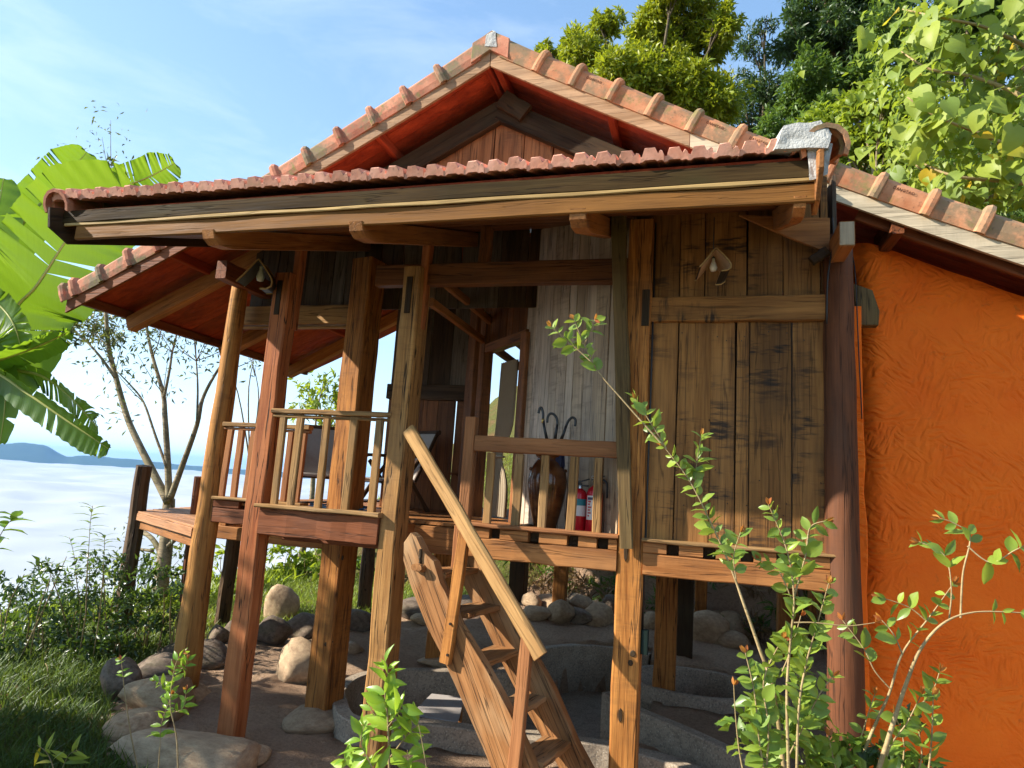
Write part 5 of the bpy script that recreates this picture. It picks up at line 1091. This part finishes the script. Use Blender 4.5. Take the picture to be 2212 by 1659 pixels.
# ------------------------------------------------------------------ banana plant
BB = Vector((-11.6, 6.6, gz(-11.6, 6.6))); BAN = thing('banana_plant', BB, 'banana plant with broad torn leaves reaching in from the left', 'banana plant')
cr = Vector((-10.6, 6.9, 3.2)); tube('pseudostem', [BB-Vector((0, 0, .2)), BB.lerp(cr, .5), cr], [.17, .14, .09], MATS['bark'], BAN, 12)
def banana(pxs, Ys, wmax, face, tears, droop=.12, wprof=None):
    """pxs: midrib from base to tip; face: direction the blade's lower side looks"""
    L_ = smooth_line([at(a, b, Y=y) for (a, b), y in zip(pxs, Ys)], 8); n = len(L_); face = Vector(face).normalized(); v, f = [], []; rib = []; ln_ = 0
    o0 = L_[0]
    cuts = {s_: sorted(random.sample(range(4, n-3), min(tears, n-8))) for s_ in (-1, 1)}
    for s_ in (-1, 1):
        seg = []; prev = 0
        for cu in cuts[s_]+[n-1]: seg.append((prev, cu)); prev = cu
        for (i0, i1) in seg:
            b0 = len(v); rot = random.uniform(-.10, .16); cols_ = 6; sub = 3; m = (i1-i0)*sub+1
            for q in range(m):
                u_ = i0+q/sub; i = min(int(u_), n-2); p = L_[i].lerp(L_[i+1], u_-i); t = (L_[min(i+1, n-1)]-L_[max(i-1, 0)]).normalized(); side = t.cross(face).normalized()*s_
                k = u_/(n-1); w = wmax*(min(1, (k+.02)/.14)**.6)*(max(0, 1-max(0, (k-.72))/.30)**.55); e = min(q, m-1-q)/max(1, m-1)
                w *= random.uniform(.985, 1.01); gap = .012 if m > 4 and q in (0, m-1) else 0
                for j in range(cols_+1):
                    a = j/cols_; wv = .012*math.sin(u_*3+j*.8)*a
                    adv = t*(a*w*.30) + t*(gap*a*4*(1 if q == 0 else -1)); v.append(p + side*(w*a) + adv - face*(-droop*w*a*a - rot*w*a) + face*wv - o0)
            for q in range(m-1):
                for j in range(cols_): f.append((b0+q*(cols_+1)+j, b0+q*(cols_+1)+j+1, b0+(q+1)*(cols_+1)+j+1, b0+(q+1)*(cols_+1)+j))
    lf = mk('leaf', v, f, MATS['banana'], BAN, Matrix.Translation(o0), True)
    vv, ff_ = tube_geo([p+face*.006 for p in L_], [.024*(1-i/n)+.004 for i in range(n)], 6); mk('midrib', [q-o0 for q in vv], ff_, MATS['banana_rib'], lf, Matrix.Translation(o0), True)
tc_f = lambda z: Vector((.72, -.62, z))
banana([(-60, 920), (20, 690), (80, 615), (152, 507), (215, 440), (285, 395)], [7.0, 7.2, 7.3, 7.5, 7.7, 7.9], .80, tc_f(-.35), 5)
banana([(-90, 640), (5, 535), (68, 460), (125, 400), (160, 360), (188, 328)], [7.6, 7.9, 8.0, 8.2, 8.3, 8.4], .42, tc_f(-.2), 6)
banana([(150, 520), (215, 435), (265, 405), (315, 385), (350, 368), (378, 352)], [8.2, 8.5, 8.7, 8.8, 8.9, 9.0], .36, tc_f(-.4), 8)
banana([(-70, 760), (-40, 600), (-10, 480), (8, 385)], [7.2, 7.3, 7.4, 7.5], .36, tc_f(-.1), 4)
banana([(-120, 800), (-30, 785), (50, 760), (110, 735), (150, 715)], [6.9, 6.9, 7.0, 7.1, 7.2], .26, (.3, -.2, -1), 3)
banana([(-120, 790), (-20, 800), (60, 850), (140, 905), (200, 945), (236, 970)], [6.8, 6.85, 6.9, 7.0, 7.1, 7.2], .24, (.5, -.8, -.7), 5, .5)
banana([(-20, 795), (70, 805), (120, 830), (165, 870), (195, 905), (212, 925)], [7.3, 7.4, 7.5, 7.5, 7.6, 7.6], .24, (.5, -.6, -.8), 12, .4)
banana([(-160, 560), (-60, 610), (0, 660), (30, 700), (45, 750)], [6.6, 6.7, 6.8, 6.8, 6.9], .30, (.5, -.7, -.5), 7, .4)
banana([(-140, 700), (-40, 720), (10, 830), (0, 960)], [7.0, 7.1, 7.1, 7.1], .22, (.6, -.8, -.2), 3, .3)

# ------------------------------------------------------------------ shrubs and herbs at the left
GS = 'shrubs on the left bank'
def shrub(lst, Y, per, L, Wr, mat, lab, stems=14, name='shrub'):
    c = PC([(a, b, r, random.uniform(-.35, .35)) for (a, b, r) in lst], Y); mx = sum(q[0][0] for q in c)/len(c); b0 = Vector((mx, Y, gz(mx, Y))); t = thing(name, b0, lab, 'shrub', GS)
    ln = []
    for k in range(stems):
        q = random.choice(c); e = Vector(q[0])+rv(.35)*q[1]*2; s_ = Vector((b0.x+(e.x-b0.x)*.5+random.gauss(0, .08), Y+random.gauss(0, .12), 0)); s_.z = gz(s_.x, s_.y)-.05; ln.append(([s_, s_.lerp(e, .55)+Vector((random.gauss(0, .05), 0, .05)), e], .012, .004))
    tag(branch_mesh('stems', ln, MATS['twig'], t, 5), kind='stuff'); leaf_cloud('foliage', *clump_leaves(c, per, L, Wr, .6, .35), mat, t); return t
shrub([(40, 1330, 70), (100, 1300, 60), (20, 1400, 70), (90, 1390, 70), (30, 1480, 80), (40, 1255, 42), (105, 1240, 34), (130, 1460, 50)], 6.3, 3000, .085, .36, MATS['leaf_shrub'], 'dense dark glossy shrub filling the lower left edge')
shrub([(170, 1270, 50), (220, 1260, 45), (160, 1340, 60), (230, 1330, 55), (150, 1410, 55), (210, 1420, 45), (250, 1400, 40), (190, 1380, 50), (200, 1215, 30), (250, 1225, 30)], 6.6, 3000, .08, .36, MATS['leaf_shrub'], 'dark shrub with upright stems left of log deck post')
shrub([(290, 1255, 42), (335, 1245, 38), (300, 1310, 48), (350, 1300, 42), (385, 1280, 26), (260, 1370, 40), (320, 1360, 40), (360, 1340, 30)], 7.0, 2600, .085, .36, MATS['leaf_shrub'], 'leafy shrub in front of the deck log posts')
shrub([(350, 1215, 26), (300, 1215, 24), (400, 1210, 26), (385, 1235, 28), (260, 1225, 22)], 9.3, 1500, .11, .42, MATS['leaf_lime'], 'sunlit lime green shrub behind the deck')
shrub([(470, 1240, 34), (500, 1210, 30), (455, 1290, 30), (520, 1260, 30), (490, 1310, 26)], 11.5, 900, .15, .42, MATS['leaf_lime'], 'bright bush between round post and reddish post')
shrub([(600, 1200, 34), (650, 1195, 34), (690, 1210, 32), (580, 1240, 26), (640, 1240, 34), (690, 1260, 28), (560, 1190, 24)], 13.5, 700, .19, .45, MATS['leaf_lime'], 'tall bright garden plants seen under the red floor beam')
shrub([(770, 1200, 26), (840, 1210, 24), (760, 1250, 24), (860, 1270, 26), (810, 1250, 26), (915, 1240, 22)], 14.5, 600, .18, .42, MATS['leaf_mid'], 'green plants seen under the floor beside thick inner post')
shrub([(120, 1500, 60), (60, 1560, 60), (180, 1500, 40)], 5.6, 2200, .07, .38, MATS['leaf_shrub'], 'low dark shrub above the long grass at bottom left')
def herb(pxs, Y, L, n, kindm, lab, r=.006, spread=1.0):
    P_ = smooth_line([at(a, b, Y=Y) for (a, b) in pxs], 6); g_ = P_[0].copy(); g_.z = gz(g_.x, g_.y)-.03; t = thing('upright_plant', g_, lab, 'plant', 'slender upright plants')
    tube('stem', [g_]+P_, [r]*(len(P_)//2)+[r*.5]*(len(P_)+1-len(P_)//2), MATS['twig'], t, 5)
    for k in range(n):
        u_ = .25+.75*(k+.5)/n; i = min(int(u_*(len(P_)-1)), len(P_)-2); p = P_[i]; a = k*2.4; d = Vector((math.cos(a)*spread, math.sin(a)*spread, .25+.5*(k/n)**3)); put_leaf(kindm, p, d, (random.gauss(0, .2), random.gauss(0, .2), 1), L*random.uniform(.7, 1.1), t)
LM['olive'] = [leaf_mesh('leaf', lance, MATS['leaf_myrtle'], .2, .35)]
herb([(185, 1330), (188, 1240), (192, 1180), (195, 1130), (200, 1092)], 6.2, .20, 26, 'olive', 'tall slender plant with narrow leaves, highest at left', .007)
herb([(215, 1330), (222, 1250), (225, 1190), (226, 1155)], 6.3, .17, 26, 'olive', 'slender plant with drooping leaves right of the tallest one', .007)
herb([(175, 1320), (165, 1250), (160, 1200), (150, 1160)], 6.4, .16, 16, 'lance', 'short slender plant left of the tallest one', .006)
herb([(-60, 1300), (-20, 1200), (10, 1140), (35, 1115)], 5.6, .24, 16, 'fresh', 'broad leaved plant entering from the left edge', .009)
herb([(80, 1330), (100, 1270), (120, 1240), (128, 1215)], 6.0, .15, 12, 'olive', 'dark leaved sprig near left edge above the shrubs', .006)
# ------------------------------------------------------------------ foreground plants
def branchy(name, lab, stems, Y, kindm, L, gap, tipk=None, parent=None, base=None, skip=None, rb=.007, limit=300, bush=None, cnt=[0], two=True, dens=None):
    t = parent or thing(name, base, lab, 'shrub', 'young plants in front of the house')
    ln = []; count = 0
    for (pxs, w0, f0) in stems:
        yj = Y+random.uniform(-.12, .12); P_ = smooth_line([at(a, b, Y=yj) for (a, b) in pxs], 7); n = len(P_)
        if pxs[0][1] >= 1690: ln.append(([Vector(base)-Vector((0, 0, .05)), P_[0]], w0*1.1, w0))
        ln.append(([P_[0], P_[n//3], P_[2*n//3], P_[-1]] if n < 8 else P_, w0, .0016))
        acc = 0; k = 0
        for i in range(1, n):
            if i/n < f0: continue
            acc += (P_[i]-P_[i-1]).length
            while acc > gap and count < limit:
                acc -= gap; k += 1; count += 1; p = P_[i]; t_ = (P_[i]-P_[i-1]).normalized(); sd = t_.cross(-_f).normalized(); fr = (i/n)**3
                for s_ in ((-1, 1) if two else ((-1) ** k,)):
                    d = sd*s_*random.uniform(.6, 1.1)+t_*random.uniform(.3, .9)+rv(.3); m_ = -_f*.5+Vector((0, 0, .55))+rv(.35)
                    put_leaf(kindm, p, d, m_, L*random.uniform(.6, 1.1)*(1-.45*fr), t); count += (s_ == 1)
        if tipk:
            for q in range(3): put_leaf(tipk, P_[-1], (P_[-1]-P_[-3]).normalized()+rv(.45), -_f+rv(.4), L*.40, t)
    branch_mesh('stems', ln, MATS['twig'], t, 6); return t
YM = 2.75; b1 = at(1700, 1690, Y=YM); b1.z = gz(b1.x, b1.y)
branchy('leafy_shrub', 'leafy shrub with reddish shoot tips in front of the round post', [
    ([(1700, 1720), (1672, 1500), (1640, 1400), (1605, 1300), (1580, 1230), (1545, 1150), (1490, 1040), (1430, 960)], .0085, .55),
    ([(1430, 960), (1350, 870), (1290, 800), (1262, 745), (1240, 690)], .004, .42), ([(1275, 780), (1225, 735), (1190, 705)], .0025, .15), ([(1262, 745), (1280, 705), (1285, 690)], .002, .2),
    ([(1500, 1060), (1505, 1000), (1515, 940)], .002, .1), ([(1440, 970), (1400, 905), (1372, 862)], .0025, .05), ([(1590, 1250), (1585, 1200), (1600, 1150)], .0025, .05),
    ([(1705, 1720), (1700, 1500), (1708, 1380), (1715, 1290), (1700, 1190), (1660, 1090)], .006, .3), ([(1715, 1290), (1740, 1200), (1750, 1140), (1785, 1125)], .004, .1), ([(1712, 1300), (1680, 1230), (1640, 1210)], .003, .1),
    ([(1720, 1720), (1725, 1540), (1740, 1440), (1765, 1350), (1790, 1260)], .005, .2), ([(1660, 1720), (1640, 1600), (1630, 1500), (1610, 1410)], .004, .1), ([(1650, 1720), (1660, 1580), (1650, 1470), (1690, 1380)], .004, .1),
    ([(1700, 1640), (1740, 1560), (1770, 1500), (1800, 1460)], .003, .1), ([(1620, 1720), (1600, 1640), (1590, 1560), (1585, 1480)], .004, .1), ([(1690, 1450), (1710, 1400), (1730, 1330)], .003, .05), ([(1715, 1345), (1760, 1345), (1830, 1352), (1890, 1345)], .003, .2)],
    YM, 'my', .078, .030, 'tip', base=b1, rb=.008, limit=300)
SH1 = bpy.data.objects['leafy_shrub']
c = PC([(1610, 1560, 36, .1), (1650, 1500, 40, .1), (1700, 1450, 36, .15), (1680, 1590, 46, .1), (1740, 1540, 40, .2), (1640, 1640, 46, .1), (1740, 1640, 46, .2), (1800, 1600, 40, .2), (1720, 1380, 26, .15)], YM)
leaf_cloud('foliage', *clump_leaves(c, 9000, .06, .5, .4, .2), MATS['leaf_low'], SH1, kind='stuff')
b2 = at(1900, 1700, Y=2.95); b2.z = gz(b2.x, b2.y)
branchy('arching_shrub', 'arching shrub with bare stems across the orange wall', [
    ([(1880, 1720), (1930, 1560), (1960, 1470), (1990, 1400), (2040, 1345), (2110, 1322), (2230, 1325)], .009, .8), ([(2075, 1335), (2080, 1240), (2095, 1160), (2060, 1130), (2030, 1120)], .004, .35), ([(2090, 1180), (2140, 1215), (2190, 1190), (2230, 1170)], .003, .1), ([(2050, 1340), (2055, 1270), (2040, 1200), (1985, 1170)], .003, .4),
    ([(1830, 1720), (1880, 1590), (1920, 1500), (1950, 1410), (2010, 1330), (2060, 1260)], .007, .6), ([(1950, 1415), (1930, 1370), (1905, 1340)], .003, .1), ([(1925, 1490), (1890, 1450), (1865, 1400), (1820, 1340)], .003, .3), ([(2000, 1340), (1960, 1310), (1900, 1290)], .003, .2),
    ([(2000, 1720), (2012, 1600), (2016, 1500)], .004, .3), ([(1900, 1720), (1920, 1620), (1960, 1560), (1990, 1500)], .004, .1), ([(1860, 1720), (1850, 1640), (1870, 1560), (1890, 1500)], .004, .05), ([(1930, 1720), (1950, 1650), (1950, 1590), (1930, 1540)], .004, .05), ([(1820, 1720), (1800, 1640), (1790, 1590)], .004, .05), ([(1960, 1720), (1990, 1640), (1985, 1580)], .004, .05), ([(1960, 1545), (2010, 1500), (2030, 1450)], .003, .2)],
    2.95, 'my', .085, .045, 'tip', base=b2, limit=280)
c = PC([(1870, 1620, 40, .1), (1930, 1600, 40, .1), (1900, 1680, 50, .1), (1980, 1660, 40, .1), (1960, 1560, 30, .1), (1840, 1660, 40, .1)], 2.95)
leaf_cloud('foliage', *clump_leaves(c, 5000, .08, .45, .4, .2), MATS['leaf_shrub'], bpy.data.objects['arching_shrub'], kind='stuff')
b3 = at(830, 1700, Y=3.35); b3.z = gz(b3.x, b3.y)
HY = branchy('bright_plant', 'bright green broad leaved plant in front of the stair foot', [([(842, 1720), (838, 1560), (832, 1500), (838, 1445), (830, 1428)], .007, .15), ([(830, 1720), (800, 1650), (780, 1600), (790, 1560)], .006, .15), ([(840, 1640), (870, 1600), (890, 1575), (905, 1565)], .005, .2), ([(850, 1720), (880, 1660), (880, 1620)], .005, .1), ([(820, 1720), (770, 1670), (745, 1640)], .005, .1), ([(838, 1580), (810, 1545), (800, 1530)], .004, .1), ([(838, 1570), (860, 1540), (870, 1520)], .004, .1), ([(930, 1720), (915, 1620), (903, 1560)], .004, .85)], 3.35, 'fresh', .15, .042, None, base=b3, limit=160)
b4 = at(360, 1690, Y=4.3); b4.z = gz(b4.x, b4.y)
branchy('rose_plant', 'young plant with pale green leaves at lower left over boulder', [([(385, 1720), (382, 1600), (368, 1520), (378, 1440), (395, 1410)], .006, .45), ([(340, 1700), (345, 1620), (350, 1560), (372, 1500)], .004, .4), ([(310, 1720), (285, 1600), (270, 1500), (262, 1425)], .006, .75), ([(372, 1520), (350, 1480), (335, 1470)], .003, .2), ([(378, 1450), (400, 1440), (405, 1425)], .003, .2), ([(368, 1540), (395, 1530), (402, 1490)], .003, .1)], 4.3, 'fresh', .10, .04, 'tip', base=b4, limit=150)
b5 = at(110, 1690, Y=3.9); b5.z = gz(b5.x, b5.y)
LM['gold'] = [leaf_mesh('leaf', lance, MATS['leaf_heart'], .15, .5)]
branchy('golden_sprig', 'yellow green sprig with narrow leaves at bottom left corner', [([(120, 1720), (115, 1660), (100, 1625), (80, 1610)], .004, .3), ([(120, 1720), (135, 1660), (150, 1630), (170, 1620)], .004, .3)], 3.9, 'gold', .14, .05, None, base=b5, limit=40)
# ------------------------------------------------------------------ grass, bank litter (uncountable)
def blades(name, n, region, h, mat, lab, cond=lambda x, y: True, lean=.35, w=.006):
    P = []; 
    while len(P) < n:
        x, y = random.uniform(region[0], region[1]), random.uniform(region[2], region[3])
        if cond(x, y): P.append((x, y, zt(x, y)-.01))
    P = np.array(P); D = rng.normal(size=P.shape)*lean+np.array([0, 0, 1.]); N = rng.normal(size=P.shape)+np.array([0, -.4, .2]); L = h*(.4+.9*rng.random(n))
    o = leaf_cloud(name, P, D, N, L, np.full(n, w)*(.6+.8*rng.random(n)), mat, droop=.35); return tag(o, lab, 'grass', kind='stuff')
ns_ = lambda x, y: not inpoly(x, y, sand_poly) and zt0(x, y) > -4
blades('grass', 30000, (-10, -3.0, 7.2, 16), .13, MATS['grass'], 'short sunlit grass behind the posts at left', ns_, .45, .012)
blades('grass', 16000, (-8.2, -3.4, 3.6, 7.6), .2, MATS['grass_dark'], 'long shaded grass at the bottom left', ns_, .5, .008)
blades('ground_cover', 9000, (-13, -8.5, 4, 18), .3, MATS['leaf_lime'], 'weeds on the slope below the deck', lambda x, y: True, .6, .05)
c = [((random.uniform(-3.6, 4.5), 0, 0), 0) for k in range(210)]; cc = []
for (p, _) in c: x = p[0]; y = 12.0-(x+2)*.45+random.uniform(.15, 2.0); cc.append(((x, y, zt0(x, y)+.05), random.uniform(.15, .34)))
leaf_cloud('bank_litter', *clump_leaves(cc[:110], 2600, .16, .14, .2, .2), MATS['dry']); tag(bpy.data.objects['bank_litter'], 'dry grass and litter on the earth bank under the house', 'litter', kind='stuff')
leaf_cloud('bank_ferns', *clump_leaves(cc[110:], 1500, .17, .2, .4, .2), MATS['leaf_mid']); tag(bpy.data.objects['bank_ferns'], 'green ferns and weeds on the earth bank', 'ferns', kind='stuff')
# low leafy tree out to the left: its dappled shade falls on the sand and the long grass
c = [((-11.6+random.uniform(-1.6, 1.6), 1.2+random.uniform(-2.2, 2.4), random.uniform(3.4, 5.6)), random.uniform(.5, .9)) for k in range(15)]
tree('shade_tree', (-11.6, 1.4, gz(-11.6, 1.4)), c, 620, .2, .4, MATS['leaf_mid'], MATS['bark_dark'], 'leafy tree standing left of the picture, shading the grass', r=.14, shell=.2)
# ------------------------------------------------------------------ air
hz = bpy.data.materials.new('haze'); hz.use_nodes = True; t = hz.node_tree; t.nodes.clear(); o = t.nodes.new('ShaderNodeOutputMaterial'); pv = t.nodes.new('ShaderNodeVolumePrincipled')
pv.inputs['Color'].default_value = (.30, .58, 1, 1); pv.inputs['Density'].default_value = 4.5e-5; pv.inputs['Anisotropy'].default_value = 0.1; t.links.new(pv.outputs[0], o.inputs['Volume'])
HZ = True
if HZ:
    x0, x1, y0, y1, z0, z1 = -31000, 31000, -3200, 31000, -420, 420
    v = [(x, y, z) for z in (z0, z1) for y in (y0, y1) for x in (x0, x1)]; hb_ = mk('haze', v, [(0, 2, 3, 1), (4, 5, 7, 6), (0, 1, 5, 4), (2, 6, 7, 3), (0, 4, 6, 2), (1, 3, 7, 5)], hz); tag(hb_, kind='stuff'); hb_['label'] = 'thin blue haze over the valley'
